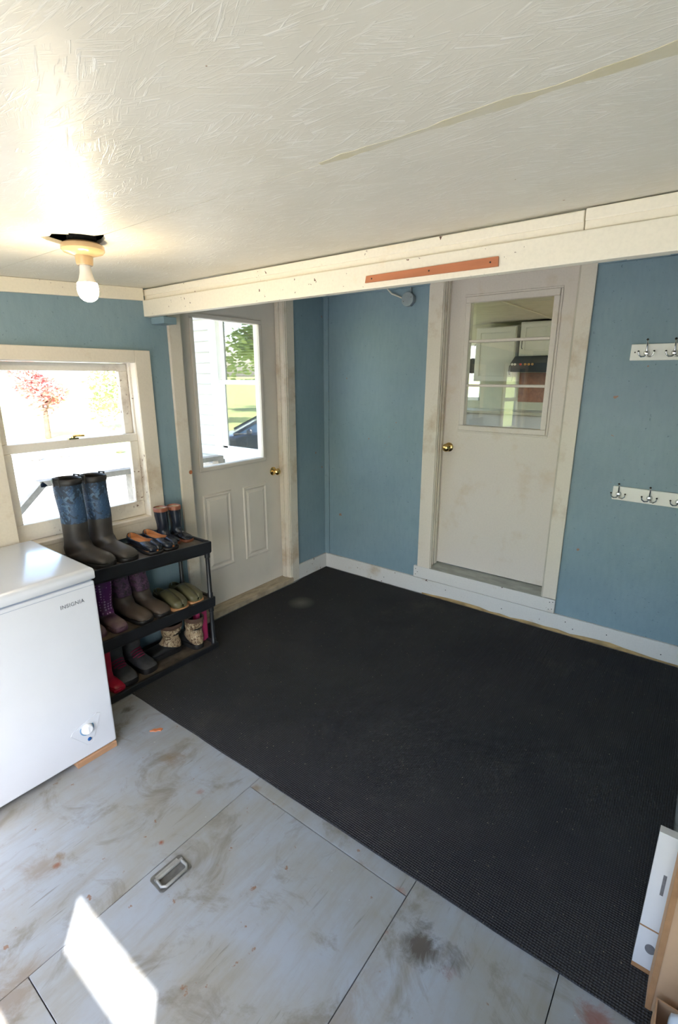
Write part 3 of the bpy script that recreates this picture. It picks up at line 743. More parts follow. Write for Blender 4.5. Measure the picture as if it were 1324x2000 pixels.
def boot(name, label, loc, rz, L, H, W, shaft_w, m, group=None, split=.5, rim=None, sole_h=.022, loops=False, flare=1.0, lean=0.0, fluff=None, laces=None, lining='lining_dark', tagm=None, toe_cap=None):
    """L foot length, H height, W ball width, shaft_w shaft fore-aft width at the top; m = (shaft, foot, sole) materials"""
    t = thing(name, label, 'boot', loc, rz, group)
    s0 = .0 - (shaft_w - .36 * L) * .25; s1 = s0 + shaft_w
    ank = min(.42 * L, .13)
    prof = [((s1 * flare, H, s0, H, shaft_w * .86),), ((s1 * .985, .82 * H, s0, .82 * H, shaft_w * .84),),
            ((.47 * L, max(.55 * H, .48 * L + .01), .008, max(.55 * H, .48 * L), .38 * L),),
            ((.455 * L, .47 * L, .008, .40 * L, .37 * L),), ((.50 * L, .385 * L, -.002, .25 * L, .38 * L),),
            ((.575 * L, .325 * L, .0, .10 * L, W * .84),), ((.665 * L, .285 * L, .10 * L, .026, W * .92),), ((.76 * L, .25 * L, .45 * L, .014, W * 1.0),),
            ((.86 * L, .215 * L, .70 * L, .014, W * 1.0),), ((.945 * L, .165 * L, .88 * L, .014, W * .90),), ((.988 * L, .115 * L, .965 * L, .018, W * .66),), ((1.0 * L, .07 * L, .994 * L, .030, W * .3),)]
    prof = [p[0] for p in prof]
    pp = catmull(prof, 5)
    lean_f = lambda x, z: x + lean * max(0, z - .12)
    rings = [[(lean_f(p[0], p[2]), p[1], p[2]) for p in bring((a, b), (c, d), w)] for a, b, c, d, w in pp]
    ks = int(split * (len(rings) - 1))
    G().loft(rings[:ks + 1], True, False, False).build('shaft', m[0], t, smooth=60)
    G().loft(rings[ks:], True, False, True).build('foot', m[1], t, smooth=60)
    r0 = rings[0]; cx = sum(p[0] for p in r0) / len(r0)
    inner = lambda k, dz: [(cx + (p[0] - cx) * k, p[1] * k, p[2] + dz) for p in r0]
    G().loft([inner(.97, .0), inner(.90, -.002), inner(.86, -min(.09, H * .35)), inner(.3, -min(.1, H * .37))], True, False, True).build('lining', lining, t, smooth=50)
    if rim:
        G().loft([inner(1.0, -.022 * L / .29 - .004), inner(1.05, -.018), inner(1.06, .001), inner(.98, .005), inner(.90, .001), inner(.9, -.012)], True, False, False).build('rim', rim, t, smooth=60)
    o1 = foot_outline(L, W, .004); o2 = foot_outline(L, W, .0025)
    G().loft([[(x, y, .0) for x, y in o2], [(x, y, sole_h * .3) for x, y in o1], [(x, y, sole_h * .8) for x, y in o1], [(x, y, sole_h) for x, y in o2]]).build('sole', m[2], t, smooth=50)
    if loops:
        for sgn in (1, -1):
            yy = sgn * shaft_w * .43
            G().tube([(cx - .018 + lean * 0, yy, H - .03), (cx - .016, yy * 1.04, H + .012), (cx + .016, yy * 1.04, H + .012), (cx + .018, yy, H - .03)], .005, 8).build('pull_loop', 'rubber_dark', t, smooth=60)
    if laces:
        for i in range(4):
            f = i / 3; x = .50 * L + .13 * L * f; z = .40 * L - .14 * L * f + .012
            G().tube([(x - .02, -W * .34, z - .02), (x, -W * .15, z), (x, W * .15, z), (x - .02, W * .34, z - .02)], .0045, 6).build('lace', laces, t, smooth=60)
    if fluff:
        G().loft([inner(1.02, -.012), inner(1.12, .0), inner(1.1, .016), inner(.95, .022), inner(.8, .012), inner(.82, -.01)], True, False, False).build('cuff', fluff, t, smooth=60)
    if tagm:
        G().box(cx - .015 + (s1 - s0) * .49, cx + (s1 - s0) * .49 + .003 - .015 + .004, -.016, .016, H - .03, H - .016).build('size_tag', tagm, t)
    return t
def clog(name, label, loc, rz, L, W, Hh, m, open0=.44, heel_h=None, group=None, gore=None, strap=False):
    """m = (upper, insole, sole)"""
    t = thing(name, label, 'shoe', loc, rz, group)
    hh = heel_h or Hh * .8
    HT = [(0, hh), (.25, hh * .92), (.42, Hh * 1.0), (.55, Hh * 1.02), (.7, Hh * .88), (.85, Hh * .72), (.95, Hh * .56), (1, Hh * .30)]
    rings = []; NS = 40; NA = 25
    for i in range(NS + 1):
        s = .004 + .992 * (1 - math.cos(PI * i / NS)) / 2
        w = max(lerp_tab(FOOT, s), .06) * W / 2; h = lerp_tab(HT, s)
        A = lerp_tab([(0, .80 * PI), (.08, .70 * PI), (.3, .62 * PI), (open0, .70 * PI), (open0 + .07, .90 * PI), (open0 + .11, .999 * PI), (1, .999 * PI)], s)
        r = []
        for k in range(NA):
            ph = -A + 2 * A * k / (NA - 1)
            sn, cs_ = math.sin(ph), math.cos(ph)
            y = w * math.copysign(abs(sn) ** .6, sn)
            z = .014 + h / 2 * (1 - math.copysign(abs(cs_) ** .75, cs_))
            r.append((s * L, y, z))
        rings.append(r)
    up = G().loft(rings, False, False, False).build('upper', m[0], t, smooth=60, weld=False)
    so = up.modifiers.new('thickness', 'SOLIDIFY'); so.thickness = .0045; so.offset = -1; so.material_offset = 1; up.data.materials.append(MATS[m[1]])
    ins = foot_outline(L * .94, W * .86, 0)
    G().loft([[(x + .03 * L, y, .016) for x, y in ins], [(x + .03 * L, y, .024 + .022 * max(0, 1 - x / (.7 * L))) for x, y in ins]]).build('insole', m[1], t)
    o1 = foot_outline(L, W, .005)
    G().loft([[(x, y, 0) for x, y in foot_outline(L, W, .003)], [(x, y, .005) for x, y in o1], [(x, y, .014) for x, y in o1], [(x, y, .018) for x, y in foot_outline(L, W, .002)]]).build('sole', m[2], t, smooth=50)
    if gore:
        g = G()
        for i in range(6):
            pass
        rr_ = []
        for i in range(5):
            s = open0 + .11 + .10 * i / 4; h = lerp_tab(HT, s); w = lerp_tab(FOOT, s) * W / 2
            rr_.append([(s * L, w * .62 * (j / 4 - .5) * 2 * (1 - .35 * i / 4), .0155 + h - .010 * abs(j / 4 - .5) * 2 ** 2 * .5) for j in range(5)])
        o_ = g.loft(rr_, False, False, False).build('elastic_gore', gore, t, smooth=60, weld=False)
        so2 = o_.modifiers.new('thickness', 'SOLIDIFY'); so2.thickness = .003
    return t
D = math.radians
def on(k, x, y): return (x, y, shelf_z(k, y))
# top tray
boot('rubber_boot', 'tall black rubber boot with blue camouflage shaft, nearer the freezer', on(2, .045, -2.212), D(16), .285, .437, .112, .135, ('blue_camo', 'rubber_black', 'rubber_dark'), 'tall blue-shafted boots', .20, 'rubber_dark', loops=True)
boot('rubber_boot', 'tall black rubber boot with blue camouflage shaft, nearer the clogs', on(2, .032, -2.075), D(14), .285, .437, .112, .135, ('blue_camo', 'rubber_black', 'rubber_dark'), 'tall blue-shafted boots', .20, 'rubber_dark', loops=True)
clog('slip_on_shoe', 'black slip-on shoe with tan insole, next to the tall boots', on(2, .035, -1.865), D(2), .265, .100, .056, ('navy_rubber', 'tan_insole', 'rubber_dark'), .60, .068, 'black slip-on shoes')
clog('slip_on_shoe', 'black slip-on shoe with tan insole, next to the small boots', on(2, .030, -1.762), D(2), .265, .100, .056, ('navy_rubber', 'tan_insole', 'rubber_dark'), .60, .068, 'black slip-on shoes')
boot('child_boot', 'small black child boot with brown rim, beside the black slip-on shoes', on(2, .055, -1.688), D(4), .165, .205, .066, .082, ('navy_rubber', 'navy_rubber', 'brown_rubber'), 'small brown-rimmed boots', .35, 'brown_rubber', sole_h=.016, lining='lining_cream')
boot('child_boot', 'small black child boot with brown rim, at the end of the top tray', on(2, .062, -1.600), D(4), .165, .205, .066, .082, ('navy_rubber', 'navy_rubber', 'brown_rubber'), 'small brown-rimmed boots', .35, 'brown_rubber', sole_h=.016, lining='lining_cream')
# middle tray
boot('dotted_boot', 'purple polka-dot rain boot, left of its pair behind the freezer corner', on(1, .05, -2.225), D(4), .22, .262, .085, .120, ('purple_dots', 'purple_rubber', 'purple_rubber'), 'purple polka-dot boots', .42)
boot('dotted_boot', 'purple polka-dot rain boot, standing against the muddy brown boots', on(1, .07, -2.112), D(2), .22, .262, .085, .120, ('purple_dots', 'purple_rubber', 'purple_rubber'), 'purple polka-dot boots', .42)
boot('muck_boot', 'muddy brown rubber boot with purple shaft, beside the polka-dot boots', on(1, .045, -2.008), D(10), .27, .262, .102, .115, ('purple_camo', 'muck_rubber', 'rubber_dark'), 'muddy purple-shafted boots', .22)
boot('muck_boot', 'muddy brown rubber boot with purple shaft, beside the green clogs', on(1, .045, -1.897), D(10), .27, .262, .102, .115, ('purple_camo', 'muck_rubber', 'rubber_dark'), 'muddy purple-shafted boots', .22)
clog('green_clog', 'olive green rubber clog with tan sole, beside the muddy boots', on(1, .052, -1.748), D(0), .275, .104, .078, ('olive_rubber', 'olive_rubber', 'tan_sole'), .30, .055, 'olive green clogs', 'grey_gore')
clog('green_clog', 'olive green rubber clog with tan sole, at the end of the middle tray', on(1, .045, -1.632), D(0), .275, .104, .078, ('olive_rubber', 'olive_rubber', 'tan_sole'), .30, .055, 'olive green clogs', 'grey_gore')
# bottom tray
boot('red_boot', 'bright red child rain boot on the bottom tray, deeper behind the freezer', on(0, .13, -2.262), D(2), .175, .20, .07, .088, ('red_rubber', 'red_rubber', 'red_rubber'), 'red rain boots', .4)
boot('red_boot', 'bright red child rain boot on the bottom tray, next to the snow boots', on(0, .135, -2.182), D(6), .175, .20, .07, .088, ('red_rubber', 'red_rubber', 'red_rubber'), 'red rain boots', .4)
boot('snow_boot', 'dark grey snow boot with magenta laces, beside the red boots', on(0, .055, -2.088), D(-2), .25, .205, .10, .118, ('snow_grey', 'snow_grey', 'rubber_dark'), 'dark grey snow boots', .35, laces='magenta', fluff='lace_grey', sole_h=.03)
boot('snow_boot', 'dark grey snow boot with magenta laces, beside the camouflage boots', on(0, .035, -1.975), D(4), .25, .205, .10, .118, ('snow_grey', 'snow_grey', 'rubber_dark'), 'dark grey snow boots', .35, laces='magenta', fluff='lace_grey', sole_h=.03)
boot('camouflage_boot', 'tan camouflage boot with black rubber foot, seen side on', on(0, .185, -1.700), D(-100), .225, .185, .105, .125, ('tan_camo', 'rubber_dark', 'rubber_dark'), 'tan camouflage boots', .46, 'brown_felt', sole_h=.03, lean=-.1, tagm='tag_white')
boot('camouflage_boot', 'tan camouflage boot with black rubber foot, heel facing out', on(0, .295, -1.628), D(178), .25, .205, .10, .122, ('tan_camo', 'rubber_dark', 'rubber_dark'), 'tan camouflage boots', .46, 'brown_felt', sole_h=.03, tagm='tag_white')
# pink jug
jb = (.215, -1.560, ZF[0] + .001)
jg = thing('pink_jug', 'bright pink plastic jug with a black label on the bottom tray', 'jug', jb)
jr = []
for w, d, z in ((.036, .020, 0), (.042, .026, .008), (.043, .027, .10), (.043, .027, .20), (.038, .022, .212), (.016, .015, .218), (.014, .014, .226)):
    jr.append([(jb[0] + d * math.copysign(abs(math.cos(a)) ** .5, math.cos(a)), jb[1] + w * math.copysign(abs(math.sin(a)) ** .5, math.sin(a)), jb[2] + z) for a in [2 * PI * k / 28 for k in range(28)]])
G().loft(jr).build('bottle', 'pink_plastic', jg, jb, smooth=50)
G().box(jb[0] + .0265, jb[0] + .0280, jb[1] - .036, jb[1] - .014, jb[2] + .06, jb[2] + .16).build('label_panel', 'label_black', jg, jb)
G().lathe([(.017, .0), (.017, .018), (.014, .021)], (jb[0], jb[1], jb[2] + .215), n=18).build('cap', 'label_black', jg, jb, smooth=40)

# ---- ceiling lamp
LZ = ceil_z(LY) - .010
LB = (LX, LY, LZ)
lp = thing('ceiling_lamp', 'bare glowing bulb in a porcelain holder on the ceiling', 'lamp', LB)
G().lathe([(.045, .060), (.045, .004)], LB, n=20).build('mounting_box', 'black_void', lp, LB)
G().lathe([(.058, .004), (.066, -.002), (.067, -.016), (.060, -.024), (.040, -.030), (.028, -.034), (.026, -.058), (.024, -.062), (.018, -.062)], LB, n=32).build('lamp_holder', 'porcelain', lp, LB, smooth=40)
bs = G().lathe([(.0165, -.055), (.0175, -.07), (.019, -.085), (.024, -.103), (.0305, -.116)], LB, n=28)
bb_ = bs.build('bulb', 'bulb_base', lp, LB, smooth=60)
G().lathe([(.0305, -.116), (.0330, -.128), (.0335, -.140), (.031, -.152), (.026, -.163), (.017, -.171), (.006, -.1745), (.0005, -.175)], LB, n=28).build('bulb_globe', 'bulb_glow', bb_, LB, smooth=60)

# ---- nailed strip on the beam
g = G().add([(1.489, -1.605, 2.024), (1.489, -1.598, 2.024), (1.494, -1.598, 2.048), (1.494, -1.605, 2.048), (2.007, -1.605, 2.021), (2.007, -1.598, 2.021), (2.005, -1.598, 2.051), (2.005, -1.605, 2.051)],
            [(0, 1, 2, 3), (7, 6, 5, 4), (0, 4, 5, 1), (3, 2, 6, 7), (0, 3, 7, 4), (1, 5, 6, 2)])
b_ = (1.748, -1.6, 2.036)
o = g.build('wood_strip', 'red_wood', None, b_, bevel=.001); tag(o, 'thin bare orange-brown wood strip nailed to the white beam', 'wood strip')
for x in (1.52, 1.76, 1.98):
    G().lathe([(.003, 0), (.003, .0008), (.001, .001)], (x, -1.605, 2.036), (0, -1, 0), 8).build('nail_head', 'dark_metal', o, b_)

# ---- junction box
JB = (.765, .02, 2.205)
jx = thing('junction_box', 'round grey junction box with cable high on the blue wall', 'junction box', JB)
oct_ = [(.05 * math.cos(PI / 8 + PI / 4 * k), .05 * math.sin(PI / 8 + PI / 4 * k)) for k in range(8)]
G().prism([(JB[0] + a, JB[2] + b) for a, b in oct_], 'y', -.018, .02).build('box_body', 'box_grey', jx, JB, bevel=.004)
lid = G().lathe([(.047, 0), (.047, .003), (.044, .004), (.001, .004)], (JB[0], -.018, JB[2]), (0, -1, 0), 24).build('cover', 'box_grey', jx, JB, smooth=40)
for dx, dz in ((.03, .012), (-.03, -.012)):
    G().lathe([(.005, 0), (.004, .002), (.001, .0025)], (JB[0] + dx, -.022, JB[2] + dz), (0, -1, 0), 10).build('screw', 'chrome', lid, JB)
G().tube([(JB[0] + .012, .008, JB[2] + .045), (JB[0] + .012, .008, JB[2] + .155)], .007, 10).build('conduit', 'box_grey', jx, JB, smooth=60)
G().tube([(JB[0] - .045, .006, JB[2] + .01), (JB[0] - .09, .005, JB[2] + .03), (JB[0] - .14, .0, JB[2] + .05), (JB[0] - .175, -.004, JB[2] + .085), (JB[0] - .20, -.004, JB[2] + .155)], .006, 8).build('cable', 'cable_white', jx, JB, smooth=60)

# ---- hook rails
def hook_rail(label, x0, x1, z0, z1, xs, tilt=0):
    b = (x0, 0, z0)
    r = thing('hook_rail', label, 'hook rail', b, 0, 'white hook rails on the blue wall')
    zt = lambda x: tilt * (x - x0)
    G().add([(x, y, z + zt(x)) for x in (x0, x1) for y in (0, .02) for z in (z0, z1)], [(0, 1, 3, 2), (4, 6, 7, 5), (0, 4, 5, 1), (2, 3, 7, 6), (0, 2, 6, 4), (1, 5, 7, 3)]).build('board', 'vinyl_white', r, b, bevel=.003)
    zc = (z0 + z1) / 2
    for x in (x0 + .022, x1 - .03):
        G().lathe([(.004, 0), (.004, .001), (.001, .0012)], (x, 0, zc + zt(x)), (0, -1, 0), 10).build('screw', 'dark_metal', r, b)
    for x in xs:
        z = zc + zt(x) - .004
        h = G().lathe([(.015, 0), (.016, .003), (.012, .008), (.009, .016), (.009, .020), (.001, .022)], (x, 0, z), (0, -1, 0), 18).build('hook', 'chrome', r, b, smooth=40)
        G().tube([(x, -.012, z + .004), (x, -.016, z + .03), (x, -.024, z + .05), (x, -.034, z + .058), (x, -.042, z + .066)], [.005, .0045, .004, .004, .004], 8).build('upper_prong', 'chrome', h, b, smooth=60)
        G().lathe([(.001, -.006), (.006, -.002), (.006, .002), (.001, .006)], (x, -.044, z + .068), (0, 0, 1), 10).build('prong_tip', 'dark_metal', h, b, smooth=60)
        for s in (-1, 1):
            G().tube([(x, -.014, z - .004), (x + s * .008, -.020, z - .018), (x + s * .022, -.026, z - .020), (x + s * .034, -.030, z - .010), (x + s * .037, -.031, z + .006)], [.005, .0045, .004, .0035, .0035], 8).build('lower_prong', 'chrome', h, b, smooth=60)
            G().lathe([(.001, -.005), (.005, -.002), (.005, .002), (.001, .005)], (x + s * .037, -.031, z + .008), (0, 0, 1), 10).build('prong_tip', 'dark_metal', h, b, smooth=60)
hook_rail('white board with chrome coat hooks, the upper one on the blue wall', 2.197, 2.83, 1.765, 1.852, (2.276, 2.405, 2.534, 2.663, 2.78), -.004)
hook_rail('white board with chrome coat hooks, the lower one on the blue wall', 2.212, 2.96, .965, 1.047, (2.246, 2.405, 2.545, 2.70, 2.85), -.012)

# ---- cartons at the right edge
def carton(name, label, x0, x1, y0, y1, z1, mat, edge, rz=0):
    b = (x0, y0, 0.0)
    r = thing(name, label, 'box', b, rz)
    th = .004
    for nm, bx in (('side_panel', (x0, x1, y0, y0 + th, .0, z1)), ('side_panel', (x0, x1, y1 - th, y1, .0, z1)), ('side_panel', (x0, x0 + th, y0 + th, y1 - th, .0, z1)), ('side_panel', (x1 - th, x1, y0 + th, y1 - th, .0, z1)), ('bottom_panel', (x0 + th, x1 - th, y0 + th, y1 - th, .0, th))):
        G().box(*[v_ + (.0075 if i > 3 else 0) for i, v_ in enumerate(bx)]).build(nm, mat, r, b)
    return r, b
cw, cb = carton('white_carton', 'flat white carton with a grey oval print standing on the carpet', 2.703, 2.99, -1.94, -1.915, .49, 'carton_white', 'cardboard_edge')
G().box(2.703, 2.99, -1.94, -1.915, .4975, .501).build('top_flap', 'carton_white', cw, cb)
G().box(2.7025, 2.99, -1.9415, -1.94, .1665, .1705).build('seam_edge', 'cardboard_edge', cw, cb)
G().box(2.7025, 2.99, -1.9415, -1.94, .0075, .022).build('bottom_edge', 'cardboard_edge', cw, cb)
ov = [(2.738 + .013 * math.cos(2 * PI * k / 24), .098 + .017 * math.sin(2 * PI * k / 24)) for k in range(24)]
G().prism(ov, 'y', -1.9412, -1.94).build('oval_print', 'carton_print', cw, cb)
G().box(2.731, 2.739, -1.9412, -1.94, .30, .37).build('text_print', 'carton_print', cw, cb)
c2, cb2 = carton('cardboard_box', 'tall plain brown cardboard box in front of the white carton', 2.748, 3.10, -2.035, -1.95, .56, 'cardboard', 'cardboard_edge')
G().box(2.748, 2.762, -2.0365, -2.035, .0075, .5675).build('corner_fold', 'cardboard_edge', c2, cb2)
c3, cb3 = carton('low_cardboard_box', 'low open brown cardboard box at the bottom right corner', 2.765, 3.10, -2.26, -2.06, .09, 'cardboard', 'cardboard_edge')
# crumpled bag in the low box
bgp = (2.875, -2.17, .0125)
bt = G(); rings = []
for i in range(15):
    ph = PI * i / 14; rr_ = []
    for k in range(26):
        a = 2 * PI * k / 26; R = .092 * (1 + .16 * math.sin(3 * a + 2 * ph) + .10 * math.sin(7 * a - 3 * ph) + random.uniform(-.05, .05))
        rr_.append((bgp[0] + R * math.sin(ph) * math.cos(a) * 1.0, bgp[1] + R * .85 * math.sin(ph) * math.sin(a), bgp[2] + .115 - .115 * math.cos(ph) * (1 + .05 * math.sin(4 * a))))
    rings.append(rr_)
bo = bt.loft(rings).build('plastic_bag', 'bag_plastic', None, bgp, smooth=70)
tag(bo, 'crumpled pale blue plastic bag in the low cardboard box', 'bag')

# ================================================================== OUTDOORS
gr = G().box(-1800, 1800, -1800, 1800, DZ - .3, DZ - .02).build('ground', 'lawn'); tag(gr, kind='structure')
dw = G().box(-32, 16, -9.5, 5, DZ - .02, DZ).build('driveway', 'gravel'); tag(dw, kind='structure')
dw2 = G().box(-5, 30, -30, -9.5, DZ - .02, DZ).build('bounce_gravel', 'gravel'); tag(dw2, kind='structure')  # unseen gravel slab, added to keep light bounced into the porch neutral
# house wall beyond the outside door
HW = (-1.44, -.42, .83, 2.36)
hwl = walled(G(), 'y', .03, .17, -2.25, -.14, DZ, 2.75, [HW]).build('wall_house', 'siding_white'); tag(hwl, kind='structure')
nb = int((2.75 - DZ) / .1025)
for i in range(nb):
    z = DZ + i * .1025
    spans = [(-2.25, -.14)]
    if z + .1025 > HW[2] and z < HW[3]: spans = [(-2.25, HW[0]), (HW[1], -.14)]
    for a, b in spans:
        G().prism([(.03, z), (-.006, z), (-.002, z + .008), (.024, z + .1035), (.03, z + .1035)], 'x', a, b).build('siding_board', 'siding_white', hwl)
w2b = (-.93, 0, .83)
w2 = struct_root('window_2', w2b)
def PV(g, name, mat, par=None, **k): return g.build(name, mat, par or w2, w2b, **k)
for (a, b, c, d) in ((-1.44, -1.335, .83, 2.36), (-.525, -.42, .83, 2.36), (-1.335, -.525, .83, .93), (-1.335, -.525, 2.27, 2.36)):
    PV(G().box(a, b, -.02, .06, c, d), 'frame', 'vinyl_white', bevel=.004)
for (nm, y0, y1, z0, z1) in (('upper_sash', .03, .055, 1.60, 2.27), ('lower_sash', .0, .03, .93, 1.645)):
    s_ = PV(G().box(-1.335, -.525, y0, y1, z0, z0 + (.045 if nm[0] == 'u' else .07)), nm, 'vinyl_white', bevel=.003)
    st_ = .07 if nm[0] == 'l' else .05
    for bx in ((-1.335, -1.335 + st_, z0 + .045, z1 - .04), (-.525 - st_, -.525, z0 + .045, z1 - .04)):
        PV(G().box(bx[0], bx[1], y0, y1, bx[2], bx[3]), 'stile', 'vinyl_white', s_, bevel=.003)
    PV(G().box(-1.335, -.525, y0, y1, z1 - .04, z1), 'rail', 'vinyl_white', s_, bevel=.003)
    PV(G().box(-1.335 + st_, -.525 - st_, y0 + .010, y0 + .014, z0 + .045, z1 - .04), 'pane', 'pane_reflective', s_)
bld = G()
for i in range(27):
    z = 1.64 + i * .0245
    bld.add([(-1.33, .075, z), (-.53, .075, z), (-.53, .093, z + .012), (-1.33, .093, z + .012)], [(0, 1, 2, 3)])
bo_ = PV(bld, 'blind_slats', 'blind'); bo_['kind'] = 'stuff'
cnp = G().box(-1.75, -.14, -2.05, .0, 2.50, 2.58).build('shade_canopy', 'siding_white'); tag(cnp, kind='structure')  # unseen canopy over the landing, added to keep sun off the siding
# landing, steps and handrail outside the door
ldk = G()
dkb = (-.6, -.95, DZ)
dk = thing('porch_landing', 'weathered wooden landing outside the glazed door', 'landing', dkb)
for i in range(8):
    x = -.16 - .125 * i
    G().box(x - .12, x, -1.95, -.06, -.06, -.03).build('deck_board', 'weathered', dk, dkb, bevel=.003)
for x in (-.22, -1.08):
    for y in (-1.88, -.15):
        G().box(x - .045, x + .045, y - .045, y + .045, DZ, -.06).build('post', 'weathered', dk, dkb)
hr_b = (-1.08, -1.2, DZ)
hr = thing('porch_handrail', 'grey weathered wooden handrail of the steps seen through the window', 'handrail', hr_b)
def bar(p, q, w=.02, h=.045):
    p, q = Vector(p), Vector(q); d = (q - p).normalized(); s_ = d.cross(Vector((0, 0, 1))).normalized() * w; u = s_.cross(d).normalized() * h / 2
    return G().loft([[p + s_ + u, p - s_ + u, p - s_ - u, p + s_ - u], [q + s_ + u, q - s_ + u, q - s_ - u, q + s_ - u]])
bar((-1.03, -.30, .945), (-1.03, -1.90, .962), .045, .04).build('level_rail', 'weathered', hr, hr_b)
bar((-1.03, -1.87, .965), (-1.03, -2.95, -.03), .045, .04).build('sloping_rail', 'weathered', hr, hr_b)
for y, zt_ in ((-.32, .93), (-1.19, .93)):
    G().box(-1.075, -.99, y - .04, y + .04, -.03, zt_).build('post', 'weathered', hr, hr_b)
G().box(-1.075, -.99, -2.93, -2.85, DZ, .0).build('post', 'weathered', hr, hr_b)
rr_b = (-1.3, -.12, 0)
r2 = thing('siding_rail', 'grey wooden rail in front of the white siding outside the door', 'handrail', (-1.3, -.12, -.03))
bar((-2.2, -.13, .845), (-.2, -.13, .79), .05, .045).build('rail', 'weathered', r2, (-1.3, -.12, -.03))
for x in (-2.15, -.25):
    G().box(x - .04, x + .04, -.17, -.09, DZ if x < -1.2 else -.03, .80).build('post', 'weathered', r2, (-1.3, -.12, -.03))
ld_s = thing('porch_steps', 'weathered wooden steps going down beside the porch', 'steps', (-.6, -2.2, DZ))
for i in range(4):
    G().box(-1.0, -.18, -2.22 - .27 * i, -1.96 - .27 * i, -.22 - .17 * i + .03, -.22 - .17 * i + .06).build('tread', 'weathered', ld_s, (-.6, -2.2, DZ), bevel=.003)
for x in (-1.0, -.22):
    G().prism([(-1.95, -.08), (-1.95, -.3), (-2.5, DZ), (-3.03, DZ), (-3.03, DZ + .04)], 'x', x, x + .04).build('stringer', 'weathered', ld_s, (-.6, -2.2, DZ))

def tree(name, label, loc, h, crown_r, mat, n, leaf, group, crown_z=.62, cat='tree'):
    t = thing(name, label, cat, loc, 0, group)
    G().tube([(0, 0, 0), (.05, .02, h * .3), (-.04, .05, h * .55), (.02, 0, h * .75)], [.05 * h ** .7, .04 * h ** .7, .03 * h ** .7, .012], 8).build('trunk', 'bark', t, smooth=60)
    for k in range(5):
        a = k * 1.26 + .3
        G().tube([(0, 0, h * (.3 + .06 * k)), (crown_r * .35 * math.cos(a), crown_r * .35 * math.sin(a), h * (.45 + .06 * k)), (crown_r * .75 * math.cos(a), crown_r * .75 * math.sin(a), h * (.55 + .06 * k))], [.03 * h ** .6, .018 * h ** .6, .006], 6).build('branch', 'bark', t, smooth=60)
    g = G()
    blobs = [(random.gauss(0, crown_r * .42), random.gauss(0, crown_r * .42), h * crown_z + random.gauss(0, h * .13), crown_r * random.uniform(.25, .45)) for _ in range(16)]
    for i in range(n):
        bx, by, bz, br = random.choice(blobs)
        d = Vector((random.gauss(0, 1), random.gauss(0, 1), random.gauss(0, 1))).normalized() * br * random.random() ** .4
        c = Vector((bx, by, max(bz, .2))) + d; c.z = max(c.z, .05)
        u = Vector((random.gauss(0, 1), random.gauss(0, 1), random.gauss(0, .6))).normalized(); v_ = u.orthogonal().normalized()
        s = leaf * random.uniform(.6, 1.3)
        g.add([c - u * s, c + v_ * s * .45, c + u * s, c - v_ * s * .45], [(0, 1, 2, 3)])
    cr_ = g.build('crown', mat, t, weld=False); cr_['kind'] = 'stuff'
    return t
tree('maple_tree', 'red-leaved maple tree far outside the left window', (-19, 5.6, DZ), 3.4, 1.2, 'leaf_red', 2600, .10, None)
tree('garden_shrub', 'pale green shrub outside, right of the red maple', (-20.5, 10.2, DZ), 3.2, 2.2, 'leaf_green', 2600, .12, 'green shrubs beyond the driveway', .5, 'shrub')
tree('garden_shrub', 'pale green shrub outside, left of the red maple', (-20, .6, DZ), 3.0, 1.8, 'leaf_green', 2600, .12, 'green shrubs beyond the driveway', .5, 'shrub')
for i, (x, y) in enumerate(((-17, -17), (-27, -10), (-22, -27), (-34, -22))):
    tree('shade_tree', ['broad green tree reflected in the house window, nearest the car', 'broad green tree beyond the lawn, farther left', 'broad green tree beyond the lawn, behind the nearest one', 'broad green tree at the far end of the lawn'][i], (x, y, DZ), 7.5, 3.2, 'leaf_green', 3500, .22, 'shade trees on the lawn')
tree('maple_tree', 'red-leaved maple tree on the lawn behind the parked car', (-12.2, -12.2, DZ), 2.6, .8, 'leaf_red', 1500, .10, None)
for i in range(4):
    x, y, r = -13.2 + random.uniform(-.3, .3), 2.9 + i * .8, random.uniform(.14, .26)
    rings = [[(r * math.sin(PI * j / 6) * math.cos(2 * PI * k / 9) * random.uniform(.85, 1.2), r * math.sin(PI * j / 6) * math.sin(2 * PI * k / 9) * random.uniform(.85, 1.2), r * .6 * (1 - math.cos(PI * j / 6))) for k in range(9)] for j in range(7)]
    o = G().loft(rings).build('garden_rock', 'rock', None, (0, 0, 0)); o.location = (x, y, DZ - .02)
    tag(o, ('leftmost', 'second from left', 'third from left', 'rightmost')[i] + ' of the four pale rocks edging the driveway outside the window', 'rock', 'rocks edging the driveway')

hbk = (-.75, -3.62, 1.30)
hk = thing('hanging_basket', 'hanging basket of red flowers, mirrored in the kitchen door glass', 'basket', hbk)
G().lathe([(.07, 0), (.11, .10), (.12, .13), (.10, .13), (.06, .02), (.001, .02)], hbk, n=20).build('pot', 'bark', hk, hbk, smooth=40)
for k in range(3):
    a = 2 * PI * k / 3
    G().tube([(hbk[0] + .115 * math.cos(a), hbk[1] + .115 * math.sin(a), hbk[2] + .13), (hbk[0], hbk[1], hbk[2] + .62)], .003, 5).build('cord', 'dark_metal', hk, hbk)
g = G()
for i in range(260):
    a = random.uniform(0, 2 * PI); r = .16 * random.random() ** .5
    c = Vector((hbk[0] + r * math.cos(a), hbk[1] + r * math.sin(a), hbk[2] + .15 + random.uniform(-.03, .09)))
    u = Vector((random.gauss(0, 1), random.gauss(0, 1), random.gauss(0, 1))).normalized(); v_ = u.orthogonal().normalized()
    g.add([c - u * .022, c + v_ * .018, c + u * .022, c - v_ * .018], [(0, 1, 2, 3)])
o = g.build('flowers', 'red_rubber', hk, hbk, weld=False); o['kind'] = 'stuff'
